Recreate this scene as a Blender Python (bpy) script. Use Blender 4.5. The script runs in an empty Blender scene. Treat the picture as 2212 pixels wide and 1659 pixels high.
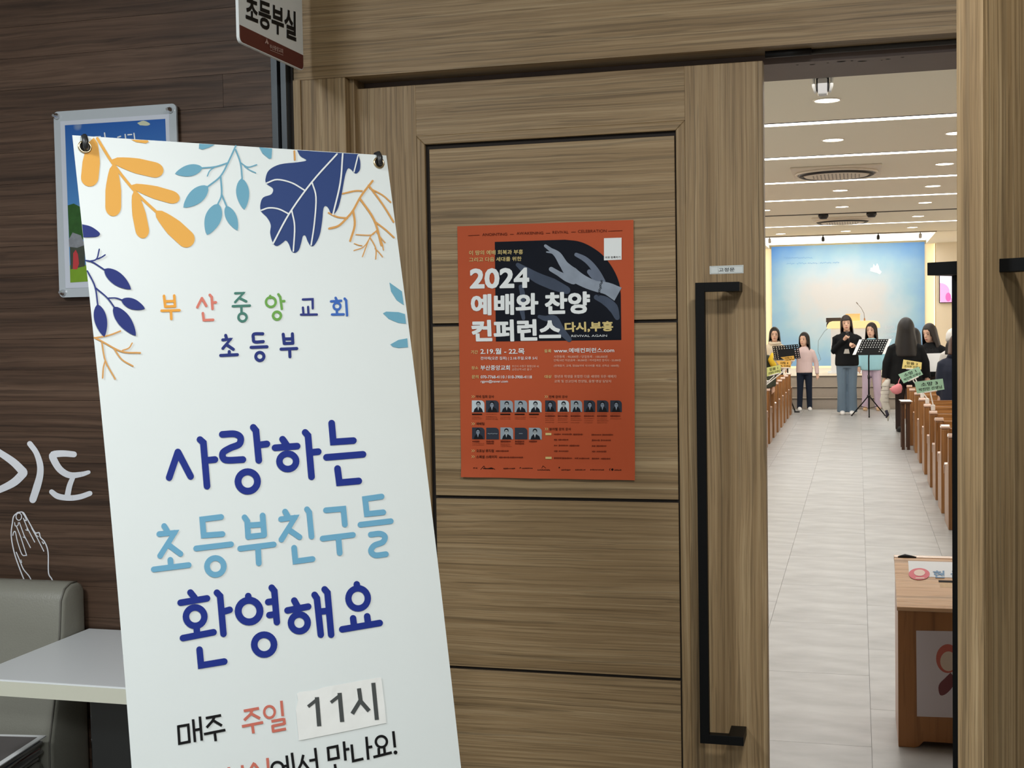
import bpy, bmesh, math, random
import numpy as np
from mathutils import Vector, Matrix
random.seed(7)
C = bpy.context.scene.collection
PI = math.pi
# ------------------------------------------------------------------ camera
FPX, CX, CY, CAMH = 2760.0, 1106.0, 829.5, 1.5
RGT = Vector((0.96519492, 0.2609725, -0.01709161))
UPV = Vector((0.0051726, 0.0462903, 0.99891464))
FWD = Vector((-0.26148043, 0.96423574, -0.04332926))
CAM = Vector((0, 0, CAMH))
def build_camera():
    cd = bpy.data.cameras.new('camera'); co = bpy.data.objects.new('camera', cd); C.objects.link(co)
    m = Matrix((RGT, UPV, -FWD)).transposed().to_4x4(); m.translation = CAM
    co.matrix_world = m
    cd.sensor_fit = 'HORIZONTAL'; cd.sensor_width = 36.0; cd.lens = 36.0 * FPX / 2212.0
    cd.clip_start = 0.02; cd.clip_end = 100
    bpy.context.scene.camera = co
build_camera()
# ------------------------------------------------------------------ world, lights, exposure
sc = bpy.context.scene
w = bpy.data.worlds.new('world'); sc.world = w; w.use_nodes = True
w.node_tree.nodes['Background'].inputs[0].default_value = (0.9, 0.95, 1.0, 1)
w.node_tree.nodes['Background'].inputs[1].default_value = 0.25
sc.view_settings.view_transform = 'Standard'; sc.view_settings.look = 'None'
sc.view_settings.exposure = 0.0; sc.view_settings.gamma = 1.0; sc.view_settings.use_curve_mapping = False
def area(name, loc, target, size, power, col=(1, 1, 1), sy=None):
    l = bpy.data.lights.new(name, 'AREA'); l.energy = power; l.color = col
    l.shape = 'RECTANGLE'; l.size = size; l.size_y = sy or size
    o = bpy.data.objects.new(name, l); C.objects.link(o); o.location = loc
    d = (Vector(target) - Vector(loc)); o.rotation_euler = d.to_track_quat('-Z', 'Y').to_euler()
    return o
area('corridor_lamp', (0.22, 1.15, 2.72), (0.22, 1.4, 0), 0.22, 30, (1.0, 0.985, 0.95))
area('corridor_lamp', (-1.9, 0.6, 2.72), (-1.9, 0.9, 0), 0.45, 49, (0.94, 0.98, 1.0))
area('corridor_lamp', (0.3, -1.6, 2.72), (0.0, -1.2, 0), 0.9, 78, (0.94, 0.98, 1.0))
area('hall_area_light', (-0.2, 8.0, 3.05), (-0.2, 8.0, 0), 3.0, 48, (1.0, 0.98, 0.96))
area('hall_area_light', (-0.2, 13.5, 3.05), (-0.2, 13.5, 0), 4.0, 80, (1.0, 0.98, 0.96))
area('hall_area_light', (-0.2, 19.5, 3.05), (-0.2, 19.5, 0), 4.0, 90, (1.0, 0.98, 0.96))
area('stage_lamp', (-0.2, 24.6, 3.0), (-0.2, 27.8, 1.2), 2.6, 14, (1.0, 0.97, 0.9), 0.8)
area('hall_area_light', (0.2, 5.2, 3.05), (0.2, 5.4, 0), 2.0, 30, (1.0, 0.98, 0.96), 1.0)  # added fill with no fixture, brightens the offering box lid
def omni(loc, p, r=0.3):
    l = bpy.data.lights.new('hall_fill_light', 'POINT'); l.energy = p; l.shadow_soft_size = r; l.color = (1.0, 0.96, 0.9)
    o = bpy.data.objects.new('hall_fill_light', l); C.objects.link(o); o.location = loc
for x_, y_ in ((-4.4, 9.0), (5.0, 9.0), (-4.4, 17.0), (5.0, 17.0), (-4.4, 22.0), (5.0, 22.0)): omni((x_, y_, 1.9), 62)  # added fill lights out of view, lift the ceiling; no wall fixtures
# ------------------------------------------------------------------ materials
MATS = {}
def mat(name, col, rough=0.55, metal=0.0, emit=None, estr=0.0, spec=0.5, noise=0.0, nscale=30, bump=0.0, coat=0.0):
    if name in MATS: return MATS[name]
    if name.startswith('print_'): spec = min(spec, 0.2); rough = max(rough, 0.55)
    m = bpy.data.materials.new(name); m.use_nodes = True
    nt = m.node_tree; b = nt.nodes['Principled BSDF']
    b.inputs['Base Color'].default_value = (*col, 1); b.inputs['Roughness'].default_value = rough
    b.inputs['Metallic'].default_value = metal; b.inputs['Specular IOR Level'].default_value = spec
    b.inputs['Coat Weight'].default_value = coat
    if emit: b.inputs['Emission Color'].default_value = (*emit, 1); b.inputs['Emission Strength'].default_value = estr
    if noise or bump:
        tc = nt.nodes.new('ShaderNodeTexCoord'); n = nt.nodes.new('ShaderNodeTexNoise')
        n.inputs['Scale'].default_value = nscale; n.inputs['Detail'].default_value = 5
        nt.links.new(tc.outputs['Object'], n.inputs['Vector'])
        if noise:
            mx = nt.nodes.new('ShaderNodeMix'); mx.data_type = 'RGBA'
            mx.inputs[6].default_value = (*[c * (1 - noise) for c in col], 1)
            mx.inputs[7].default_value = (*[min(1, c * (1 + noise)) for c in col], 1)
            nt.links.new(n.outputs['Fac'], mx.inputs[0]); nt.links.new(mx.outputs[2], b.inputs['Base Color'])
        if bump:
            bp = nt.nodes.new('ShaderNodeBump'); bp.inputs['Strength'].default_value = bump; bp.inputs['Distance'].default_value = 0.01
            nt.links.new(n.outputs['Fac'], bp.inputs['Height']); nt.links.new(bp.outputs[0], b.inputs['Normal'])
    MATS[name] = m; return m
def srgb(r, g, b):
    f = lambda c: (c / 255 / 12.92) if c / 255 <= 0.04045 else ((c / 255 + 0.055) / 1.055) ** 2.4
    return (f(r), f(g), f(b))
def wood(name, axis, c_dark, c_mid, c_light, fine=150, rough=0.5, contrast=1.0, stretch=1.0, bump=0.15, tone=0.25, wander=0.022):
    """wood veneer: grain runs along 'axis' (0 x, 1 y, 2 z)"""
    if name in MATS: return MATS[name]
    m = bpy.data.materials.new(name); m.use_nodes = True; nt = m.node_tree; b = nt.nodes['Principled BSDF']
    N = lambda t: nt.nodes.new(t); L = nt.links.new
    tc = N('ShaderNodeTexCoord'); oi = N('ShaderNodeObjectInfo')
    mul = N('ShaderNodeMath'); mul.operation = 'MULTIPLY'; mul.inputs[1].default_value = 37.0; L(oi.outputs['Random'], mul.inputs[0])
    add = N('ShaderNodeVectorMath'); add.operation = 'ADD'; L(tc.outputs['Object'], add.inputs[0]); L(mul.outputs[0], add.inputs[1])
    # low-frequency wander so the lines are not ruler-straight
    mp0 = N('ShaderNodeMapping'); s0 = [6.0] * 3; s0[axis] = 1.6; mp0.inputs['Scale'].default_value = s0; L(add.outputs[0], mp0.inputs[0])
    n0 = N('ShaderNodeTexNoise'); n0.inputs['Scale'].default_value = 1.0; n0.inputs['Detail'].default_value = 3; L(mp0.outputs[0], n0.inputs['Vector'])
    sub = N('ShaderNodeVectorMath'); sub.operation = 'SUBTRACT'; L(n0.outputs['Color'], sub.inputs[0]); sub.inputs[1].default_value = (.5, .5, .5)
    scl = N('ShaderNodeVectorMath'); scl.operation = 'SCALE'; scl.inputs['Scale'].default_value = wander; L(sub.outputs[0], scl.inputs[0])
    ad2 = N('ShaderNodeVectorMath'); ad2.operation = 'ADD'; L(add.outputs[0], ad2.inputs[0]); L(scl.outputs[0], ad2.inputs[1])
    def layer(f, along, detail, lo, hi):
        mp = N('ShaderNodeMapping'); s = [f] * 3; s[axis] = along * stretch; mp.inputs['Scale'].default_value = s
        L(ad2.outputs[0], mp.inputs[0]); n = N('ShaderNodeTexNoise'); n.inputs['Scale'].default_value = 1; n.inputs['Detail'].default_value = detail
        L(mp.outputs[0], n.inputs['Vector']); r = N('ShaderNodeMapRange'); r.inputs[1].default_value = lo; r.inputs[2].default_value = hi
        L(n.outputs['Fac'], r.inputs[0]); return r.outputs[0]
    broad = layer(fine * 0.16, 0.8, 4, 0.25, 0.75)
    mid = layer(fine * 0.9, 1.4, 6, 0.3, 0.72)
    pores = layer(fine * 2.4, 4.0, 2, 0.34, 0.47)
    rings = layer(fine * 0.75, 0.7, 3, 0.38, 0.45)
    m1 = N('ShaderNodeMath'); m1.operation = 'MULTIPLY_ADD'; L(mid, m1.inputs[0]); m1.inputs[1].default_value = 0.55
    hb = N('ShaderNodeMath'); hb.operation = 'MULTIPLY'; L(broad, hb.inputs[0]); hb.inputs[1].default_value = 0.45; L(hb.outputs[0], m1.inputs[2])
    cr = N('ShaderNodeValToRGB'); cr.color_ramp.elements[0].position = 0.5 - 0.42 / contrast; cr.color_ramp.elements[0].color = (*c_dark, 1)
    cr.color_ramp.elements[1].position = 0.5 + 0.42 / contrast; cr.color_ramp.elements[1].color = (*c_light, 1)
    e = cr.color_ramp.elements.new(0.5); e.color = (*c_mid, 1); L(m1.outputs[0], cr.inputs[0])
    def darken(colout, fac_src, amount):
        mr = N('ShaderNodeMapRange'); mr.inputs[3].default_value = 1 - amount; mr.inputs[4].default_value = 1.0; L(fac_src, mr.inputs[0])
        mx = N('ShaderNodeMix'); mx.data_type = 'RGBA'; mx.blend_type = 'MULTIPLY'; mx.inputs[0].default_value = 1
        L(colout, mx.inputs[6]); L(mr.outputs[0], mx.inputs[7]); return mx.outputs[2]
    c1 = darken(cr.outputs[0], pores, 0.22); c2 = darken(c1, rings, 0.30)
    tn = N('ShaderNodeMapRange'); tn.inputs[3].default_value = 1 - tone * 0.5; tn.inputs[4].default_value = 1 + tone * 0.5; L(oi.outputs['Random'], tn.inputs[0])
    mx = N('ShaderNodeMix'); mx.data_type = 'RGBA'; mx.blend_type = 'MULTIPLY'; mx.inputs[0].default_value = 1; L(c2, mx.inputs[6]); L(tn.outputs[0], mx.inputs[7])
    L(mx.outputs[2], b.inputs['Base Color']); b.inputs['Roughness'].default_value = rough
    b.inputs['Specular IOR Level'].default_value = 0.35
    bp = N('ShaderNodeBump'); bp.inputs['Strength'].default_value = bump; bp.inputs['Distance'].default_value = 0.0015
    L(pores, bp.inputs['Height']); L(bp.outputs[0], b.inputs['Normal'])
    MATS[name] = m; return m
OD, OM, OL = srgb(120, 97, 66), srgb(148, 124, 90), srgb(173, 151, 116)
OAKH = wood('oak_horizontal_grain', 0, OD, OM, OL, fine=185, tone=0.08)
OAKV = wood('oak_vertical_grain', 2, OD, OM, OL, fine=185, tone=0.08)
WAL = wood('walnut_plank_grain', 0, srgb(62, 46, 36), srgb(88, 67, 53), srgb(110, 87, 71), fine=90, rough=0.5, contrast=1.0, tone=0.16, wander=0.04)
PEW = wood('pew_wood', 2, srgb(122, 80, 44), srgb(160, 112, 68), srgb(190, 140, 90), fine=80, rough=0.28, tone=0.12)
PEWX = wood('pew_wood_long', 0, srgb(138, 92, 52), srgb(180, 128, 76), srgb(206, 154, 100), fine=80, rough=0.28, tone=0.12)
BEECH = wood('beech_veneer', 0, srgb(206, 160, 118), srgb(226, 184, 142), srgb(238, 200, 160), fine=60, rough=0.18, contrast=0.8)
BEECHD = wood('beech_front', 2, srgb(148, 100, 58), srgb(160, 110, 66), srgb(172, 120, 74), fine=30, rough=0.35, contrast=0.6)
DARK = mat('dark_gap', srgb(30, 22, 16), 0.8)
BLACK = mat('black_metal', srgb(8, 9, 10), 0.45, 0.0, spec=0.15)
BLACKP = mat('black_plastic', srgb(22, 22, 24), 0.5)
CHROME = mat('chrome', (0.75, 0.75, 0.76), 0.2, 1.0)
WHITE = mat('white_paint', srgb(236, 236, 232), 0.5)
PAPER = mat('white_paper', srgb(240, 242, 242), 0.6)
# ------------------------------------------------------------------ mesh helpers
def obj(name, bm, m, parent=None, smooth=False, loc=None, bevel=0):
    me = bpy.data.meshes.new(name)
    if isinstance(bm, bmesh.types.BMesh): bm.to_mesh(me); bm.free()
    else: me.from_pydata(*bm)
    me.materials.append(m)
    o = bpy.data.objects.new(name, me); C.objects.link(o)
    if smooth:
        for p in me.polygons: p.use_smooth = True
    if loc: o.location = loc
    if parent: o.parent = parent
    if bevel:
        b = o.modifiers.new('b', 'BEVEL'); b.width = bevel; b.segments = 2; b.limit_method = 'ANGLE'
    return o
def tag(o, label, cat, group=None, kind=None):
    o['label'] = label; o['category'] = cat
    if group: o['group'] = group
    if kind: o['kind'] = kind
    return o
def thing(name, label, cat, loc=(0, 0, 0), rotz=0, group=None):
    o = bpy.data.objects.new(name, None); C.objects.link(o); o.empty_display_size = 0.1
    o.location = loc; o.rotation_euler = (0, 0, rotz)
    return tag(o, label, cat, group)
def struct(o, label=None):
    o['kind'] = 'structure'
    if label: o['label'] = label
    return o
def copy_tree(o, parent=None):
    c = o.copy(); C.objects.link(c)
    if parent: c.parent = parent
    for ch in list(o.children): copy_tree(ch, c)
    return c
def box(bm, x0, x1, y0, y1, z0, z1):
    vs = [bm.verts.new((x, y, z)) for x in (x0, x1) for y in (y0, y1) for z in (z0, z1)]
    for f in ((0, 1, 3, 2), (4, 6, 7, 5), (0, 4, 5, 1), (2, 3, 7, 6), (0, 2, 6, 4), (1, 5, 7, 3)): bm.faces.new([vs[i] for i in f])
    return bm
def bx(*a):
    bm = bmesh.new(); box(bm, *a); bmesh.ops.recalc_face_normals(bm, faces=bm.faces); return bm
def boxobj(name, x0, x1, y0, y1, z0, z1, m, parent=None, bevel=0):
    """a box whose origin is its own centre, so every piece gets its own grain"""
    cx, cy, cz = (x0 + x1) / 2, (y0 + y1) / 2, (z0 + z1) / 2
    return obj(name, bx(x0 - cx, x1 - cx, y0 - cy, y1 - cy, z0 - cz, z1 - cz), m, parent, loc=(cx, cy, cz), bevel=bevel)
def tube(bm, pts, rad, seg=10, cap=True, closed=False):
    """tapered tube; rad = number, list, or list of (ra, rb)"""
    pts = [Vector(p) for p in pts]; n = len(pts)
    if not isinstance(rad, (list, tuple)): rad = [rad] * n
    rings = []; prev = None
    for i, p in enumerate(pts):
        if closed: t = pts[(i + 1) % n] - pts[i - 1]
        else: t = (pts[min(i + 1, n - 1)] - pts[max(i - 1, 0)])
        t.normalize()
        if prev is None:
            a = Vector((1, 0, 0)) if abs(t.x) < 0.9 else Vector((0, 1, 0))
        else: a = prev
        a = (a - t * a.dot(t)).normalized(); b = t.cross(a); prev = a
        ra, rb = rad[i] if isinstance(rad[i], (list, tuple)) else (rad[i], rad[i])
        rings.append([bm.verts.new(p + a * ra * math.cos(2 * PI * k / seg) + b * rb * math.sin(2 * PI * k / seg)) for k in range(seg)])
    m = n if closed else n - 1
    for i in range(m):
        A, B = rings[i], rings[(i + 1) % n]
        for k in range(seg): bm.faces.new((A[k], A[(k + 1) % seg], B[(k + 1) % seg], B[k]))
    if cap and not closed: bm.faces.new(rings[0][::-1]); bm.faces.new(rings[-1])
    return bm
def rings_mesh(bm, rings, seg=20):
    """stack of horizontal ellipses (cx, cy, z, rx, ry), closed at both ends"""
    R = [[bm.verts.new((cx + rx * math.cos(2 * PI * k / seg), cy + ry * math.sin(2 * PI * k / seg), z)) for k in range(seg)] for cx, cy, z, rx, ry in rings]
    for A, B in zip(R, R[1:]):
        for k in range(seg): bm.faces.new((A[k], A[(k + 1) % seg], B[(k + 1) % seg], B[k]))
    bm.faces.new(R[0][::-1]); bm.faces.new(R[-1]); return bm
def fin(bm): bmesh.ops.recalc_face_normals(bm, faces=bm.faces); return bm
def smoothcurve(pts, n=6):
    if len(pts) < 3: return pts
    P = [Vector(p).to_2d() for p in pts]; out = []
    P = [P[0] * 2 - P[1]] + P + [P[-1] * 2 - P[-2]]
    for i in range(1, len(P) - 2):
        a, b, c, d = P[i - 1:i + 3]
        for k in range(n):
            t = k / n
            out.append(0.5 * ((2 * b) + (c - a) * t + (2 * a - 5 * b + 4 * c - d) * t * t + (3 * b - a - 3 * c + d) * t ** 3))
    out.append(P[-2]); return [(p.x, p.y) for p in out]
# ------------------------------------------------------------------ flat print on real surfaces
def ray(px, py): return (RGT * (px - CX) - UPV * (py - CY) + FWD * FPX).normalized()
class Plane:
    def __init__(s, o, n): s.o = Vector(o); s.n = Vector(n).normalized(); s.n = s.n if s.n.dot(CAM - s.o) > 0 else -s.n
    def at(s, px, py, off=0.0):
        r = ray(px, py); t = (s.o - CAM).dot(s.n) / r.dot(s.n); return CAM + r * t + s.n * off
def crop(ox, oy, k): return lambda x, y: (ox + x / k, oy + y / k)
class Ink:
    """collects printed shapes (given in crop coordinates) as one thin mesh on a plane"""
    def __init__(s, plane, cr, off=0.0006): s.pl, s.cr, s.off = plane, cr, off; s.v = []; s.f = []; s.n = 0
    def poly(s, pts, off=0):
        i = len(s.v); s.n += 1
        for p in pts: s.v.append(s.pl.at(*s.cr(*p), s.off + off + 0.00001 * (s.n % 25)))
        s.f.append(list(range(i, i + len(pts)))); return s
    def stroke(s, pts, w, curve=False, rnd=True):
        if curve: pts = smoothcurve(pts, 5)
        P = [Vector(p).to_2d() for p in pts]; h = w / 2; n = len(P)
        L, R = [], []
        for i, p in enumerate(P):
            d1 = (P[i] - P[i - 1]).normalized() if i else None
            d2 = (P[i + 1] - P[i]).normalized() if i < n - 1 else None
            d = ((d1 or d2) + (d2 or d1)); d = d.normalized() if d.length > 1e-6 else d2
            nn = Vector((-d.y, d.x)); k = 1.0
            if d1 and d2:
                c = max(0.5, nn.dot(Vector((-d1.y, d1.x)))); k = 1 / c
            L.append(p + nn * h * k); R.append(p - nn * h * k)
        for i in range(n - 1): s.poly([L[i], L[i + 1], R[i + 1], R[i]]); s.n -= 1
        s.n += 1
        if rnd:
            for p in (P[0], P[-1]): s.disc(p.x, p.y, h)
            if not curve:
                for p in P[1:-1]: s.disc(p.x, p.y, h)
        return s
    def disc(s, x, y, r, ry=None, n=16):
        ry = ry or r; return s.poly([(x + r * math.cos(2 * PI * k / n), y + ry * math.sin(2 * PI * k / n)) for k in range(n)])
    def ring(s, x, y, r, w, ry=None, n=28):
        ry = ry or r; h = w / 2
        for k in range(n):
            a, b = 2 * PI * k / n, 2 * PI * (k + 1) / n
            s.poly([(x + (r + q) * math.cos(t), y + (ry + q) * math.sin(t)) for t, q in ((a, h), (b, h), (b, -h), (a, -h))]); s.n -= 1
        s.n += 1; return s
    def leaf(s, a, b, w, blunt=False, n=14):
        a, b = Vector(a), Vector(b); d = b - a; nn = Vector((-d.y, d.x)).normalized()
        def hw(t):
            if blunt: return w / 2 * (min(1, (t / 0.5)) ** 0.45 if t < 0.5 else 1) * (math.sqrt(max(0, 1 - ((t - 0.82) / 0.18) ** 2)) if t > 0.82 else 1)
            return w / 2 * math.sin(PI * t ** 0.85) ** 0.75 if 0 < t < 1 else 0
        T = [1 - (1 - k / n) ** 1.0 for k in range(n + 1)]
        if blunt: T = [0.82 * k / 8 for k in range(9)] + [0.82 + 0.18 * math.sin(PI / 2 * k / 6) for k in range(1, 7)]
        up = [a + d * t + nn * hw(t) for t in T]; dn = [a + d * t - nn * hw(t) for t in T]
        return s.poly([tuple(p) for p in up + dn[::-1][1:-1]])
    def text(s, body, q, bold=0.0, off=0):
        """text stretched over the quad q = (top left, top right, bottom right, bottom left)"""
        fc = bpy.data.curves.new('lettering', 'FONT'); fc.body = body; fc.offset = bold; fc.resolution_u = 3
        fo = bpy.data.objects.new('lettering', fc); me = bpy.data.meshes.new_from_object(fo)
        if not len(me.vertices): return s
        co = [v.co.copy() for v in me.vertices]; x0 = min(c.x for c in co); x1 = max(c.x for c in co); y0 = min(c.y for c in co); y1 = max(c.y for c in co)
        i = len(s.v); tl, tr, br, bl = [Vector(p) for p in q]
        for c in co:
            u = (c.x - x0) / max(1e-6, x1 - x0); v = (c.y - y0) / max(1e-6, y1 - y0)
            p = (bl * (1 - u) + br * u) * (1 - v) + (tl * (1 - u) + tr * u) * v
            s.v.append(s.pl.at(*s.cr(p.x, p.y), s.off + off))
        for pg in me.polygons: s.f.append([i + k for k in pg.vertices])
        bpy.data.objects.remove(fo); bpy.data.curves.remove(fc); bpy.data.meshes.remove(me); return s
    def btext(s, body, q, e, bold=0.012):
        for n_, (a, b) in enumerate(((0, 0), (-e, -e), (e, -e), (e, e), (-e, e), (0, e * 1.2), (e * 1.2, 0), (-e * 1.2, 0), (0, -e * 1.2))):
            s.text(body, [(p[0] + a, p[1] + b) for p in q], bold, 0.00002 * n_)
        return s
    def rtext(s, body, x0, y0, x1, y1, bold=0.0, skew=0.0):
        dy = skew * (x1 - x0); return s.text(body, ((x0, y0), (x1, y0 + dy), (x1, y1 + dy), (x0, y1)), bold)
    def make(s, name, m, parent, inv=None):
        v = [tuple((inv @ p) if inv else p) for p in s.v]
        o = obj(name, (v, [], s.f), m, parent)
        if name in ('small_lettering', 'tiny_lettering', 'faint_verse', 'top_line_lettering', 'black_lettering', 'chest_print'): o['kind'] = 'stuff'
        return o

# ------------------------------------------------------------------ corridor shell
YD = 3.0                      # front face of the door wall
ZC = 2.75
fl = obj('floor', bx(-5, 4, -3, 3.3, -0.08, -0.004), mat('corridor_floor', srgb(140, 138, 132), 0.4, noise=0.12, nscale=4)); struct(fl, 'corridor floor of grey vinyl')
cl = obj('ceiling', bx(-5, 4, -3, 3.0, ZC, ZC + 0.06), WHITE); struct(cl, 'corridor ceiling')
struct(obj('wall_back', bx(-5, 4, -3.1, -3.0, 0, ZC), mat('corridor_wall', srgb(205, 203, 196), 0.6)), 'corridor wall behind the viewer')
struct(obj('wall_right', bx(3.9, 4, -3, 3.0, 0, ZC), MATS['corridor_wall']), 'corridor side wall')
# walnut plank wall, left of the door
YW = 2.975
wl = struct(obj('wall_left', bx(-5, -1.418, YW + 0.012, 3.25, 0, ZC), DARK), 'dark walnut plank wall beside the doors')
ph = 0.083; z = 0.0; row = 0
random.seed(11)
while z < ZC:
    z1 = min(z + ph, ZC); x = -5 + (0.37 * ((row * 7) % 5)) - 1.6
    while x < -1.418:
        xe = x + 1.45 + 0.5 * random.random(); a, b = max(x, -4.2), min(xe, -1.418)
        if b - a > 0.02 and z1 > 0.4:
            d = 0.0006 * random.random()
            boxobj('plank', a + 0.0004, b - 0.0004, YW - d, YW + 0.014, z + 0.0004, z1 - 0.0004, WAL, wl)
        x = xe
    z = z1; row += 1
# metal corner trim between plank wall and casing
TRIM = mat('anodised_trim', srgb(70, 76, 80), 0.35, 0.4)
t = obj('trim_1', bx(-1.418, -1.402, YW - 0.006, 3.05, 0, ZC), TRIM); struct(t, 'dark grey metal corner trim')
obj('channel', bx(-1.402, -1.394, YW + 0.012, 3.05, 0, ZC), DARK, t)
obj('fin', bx(-1.394, -1.380, YW - 0.002, 3.05, 0, ZC), TRIM, t)
obj('channel', bx(-1.380, -1.371, YW + 0.02, 3.05, 0, ZC), DARK, t)
# header and casings
ZH = 2.134; XJ = -1.232; XR = 0.765
hd = boxobj('trim_2', -1.371, 2.2, YD, 3.1, ZH, ZC, OAKH); struct(hd, 'wide oak header board above the doors')
cs = boxobj('trim_3', -1.371, -1.352, YD - 0.004, 3.1, 0, ZH, OAKV); struct(cs, 'narrow oak casing edge')
boxobj('casing_board', -1.352, -1.262, YD + 0.002, 3.1, 0, ZH, OAKV).parent = cs
for c in cs.children: c.matrix_parent_inverse = Matrix.Translation(-cs.location)
c4 = boxobj('trim_4', -1.262, XJ, YD - 0.001, 3.1, 0, ZH, OAKV, bevel=0.003); struct(c4, 'inner oak casing strip beside the closed leaf')
c5 = boxobj('trim_5', XR, 2.2, YD, 3.1, 0, ZH, OAKV); struct(c5, 'oak casing right of the open leaf')
# jamb lining, stops, structural wall behind, soffit
STEEL = mat('painted_frame', srgb(128, 112, 106), 0.55, noise=0.12, nscale=9)
so = obj('trim_6', bx(XJ, XR, 3.105, 3.32, 2.113, 2.4), STEEL); struct(so, 'worn brown soffit of the doorway')
bmx = bmesh.new(); random.seed(3)
for i in range(9):
    x = -0.14 + 0.03 * i + 0.02 * random.random(); y = 3.115 + 0.03 * random.random(); r = 0.002 + 0.004 * random.random()
    vs = [bmx.verts.new((x + r * (1.8 if i % 2 else 1) * math.cos(a) * (0.7 + .5 * random.random()), y + r * math.sin(a), 2.1125)) for a in [k * PI / 4 for k in range(8)]]
    bmx.faces.new(vs)
obj('chipped_paint', bmx, DARK, so)
struct(obj('wall_front', bx(-5, XJ - 0.0, 3.1, 3.30, 0, 3.2), STEEL), 'wall between corridor and hall, left part')
w2 = struct(obj('wall_front.001', bx(XR, 6.2, 3.1, 3.30, 0, 3.2), STEEL), 'wall between corridor and hall, right part')
w3 = struct(obj('wall_front.002', bx(XJ, XR, 3.1, 3.30, 2.4, 3.2), STEEL), 'wall above the doorway')
bm = bmesh.new(); tube(bm, [(-0.20, 3.075, 2.131), (XR, 3.075, 2.131)], 0.008, 10); fin(bm)
rb = obj('trim_7', bm, mat('rubber_seal', srgb(52, 46, 40), 0.45), None, True); struct(rb, 'rubber seal strip under the header')
bm = bmesh.new(); tube(bm, [(-0.205, 3.06, 2.128), (-0.10, 3.06, 2.128)], 0.009, 10); fin(bm)
obj('pivot_rod', bm, BLACKP, rb, True)
struct(boxobj('trim_8', XJ, XJ + 0.012, 3.03, 3.1, 0, ZH, OAKV), 'left door jamb lining')
struct(boxobj('trim_9', XR - 0.012, XR, 3.03, 3.1, 0, ZH, OAKV), 'right door jamb lining')

# ------------------------------------------------------------------ door leaves (local: x 0 = hinge .. W = leading edge, front face y = 0 looking to -y)
def handle(parent, W, front, mir):
    """square section pull: two standoffs, two arms, one bar"""
    sgn = -1 if front else 1; y0 = 0 if front else 0.045
    h = bpy.data.objects.new('handle', None); C.objects.link(h); h.parent = parent; h.empty_display_size = 0.05
    xm1 = W - 0.051; xb = xm1 - 0.101; S = 0.082; T = 0.0215; E = 0.0002
    X = lambda a: a if not mir else -a
    def part(name, xa, xb_, ya, yb, za, zb):
        o = boxobj(name, min(X(xa), X(xb_)), max(X(xa), X(xb_)), min(y0 + sgn * ya, y0 + sgn * yb), max(y0 + sgn * ya, y0 + sgn * yb), za, zb, BLACK, h, bevel=0.0008)
    for z0 in (1.577, 0.520):
        part('standoff', xm1 - 0.036, xm1, 0, S, z0, z0 + T)
        part('arm', xb + T - 0.003, xm1 - 0.033, S - T + E, S - E, z0, z0 + T)
    part('bar', xb, xb + T, S - T, S, 0.520, 1.577 + T)
    return h
def door_leaf(name, W, mir, label):
    r = bpy.data.objects.new(name, None); C.objects.link(r); struct(r, label)
    X = lambda a, b: (a, b) if not mir else (-b, -a)
    def B(nm, xa, xb, ya, yb, za, zb, m, bev=0.0008):
        a, b = X(xa, xb); return boxobj(nm, a, b, ya, yb, za, zb, m, r, bevel=bev)
    T = 0.045; ZT = 2.112
    px0, px1 = 0.158, W - 0.182          # outer border of the moulding
    B('leaf_core', 0.001, W - 0.001, 0.012, T - 0.012, 0.011, ZT - 0.001, DARK)
    for (ya, yb) in ((0.0, 0.0125), (T - 0.0125, T)):
        B('stile', 0, px0 - 0.0, ya, yb, 0.01, ZT, OAKV)
        B('stile', px1, W - 0.012, ya, yb, 0.01, ZT, OAKV)
        B('rail', px0, px1, ya, yb, 1.985, ZT, OAKH)
        B('rail', px0, px1, ya, yb, 0.01, 0.20, OAKH)
    B('edge_strip', W - 0.012, W, 0, T, 0.01, ZT, OAKV)
    # stepped moulding frame, mitred
    x0, x1, z0, z1 = px0, px1, 0.20, 1.985; wd = 0.022
    for ya, yb in ((-0.0015, 0.010), (T - 0.010, T + 0.0015)):
        def mitre(p, m):
            bm = bmesh.new(); ax, _ = X(p[0][0], p[0][0]); pts = [(X(q[0], q[0])[0], q[1]) for q in p]
            f = [bm.verts.new((q[0], ya, q[1])) for q in pts]; g = [bm.verts.new((q[0], yb, q[1])) for q in pts]
            bm.faces.new(f); bm.faces.new(g[::-1])
            for k in range(4): bm.faces.new((f[k], g[k], g[(k + 1) % 4], f[(k + 1) % 4]))
            obj('moulding', fin(bm), m, r, bevel=0.002)
        mitre([(x0, z0), (x0 + wd, z0 + wd), (x0 + wd, z1 - wd), (x0, z1)], OAKV)
        mitre([(x1, z0), (x1 - wd, z0 + wd), (x1 - wd, z1 - wd), (x1, z1)], OAKV)
        mitre([(x0, z1), (x1, z1), (x1 - wd, z1 - wd), (x0 + wd, z1 - wd)], OAKH)
        mitre([(x0, z0), (x1, z0), (x1 - wd, z0 + wd), (x0 + wd, z0 + wd)], OAKH)
    zs = [1.955, 1.512, 1.078, 0.644, 0.226]
    for ya, yb in ((0.004, 0.0125), (T - 0.0125, T - 0.004)):
        for a, b in zip(zs[1:], zs):
            B('board', px0 + wd + 0.010, px1 - wd - 0.004, ya, yb, a + 0.004, b - 0.004, OAKH, 0.0012)
    handle(r, W, True, mir); handle(r, W, False, mir)
    return r
YL = 3.05
dl = door_leaf('door_1', 1.012, False, 'closed oak panelled door leaf carrying the orange poster'); dl.location = (-1.2225, YL, 0)
dr = door_leaf('door_2', 1.03, True, 'open oak panelled door leaf at the right edge')
phi = math.radians(33)          # leaf stands open towards the corridor
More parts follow.
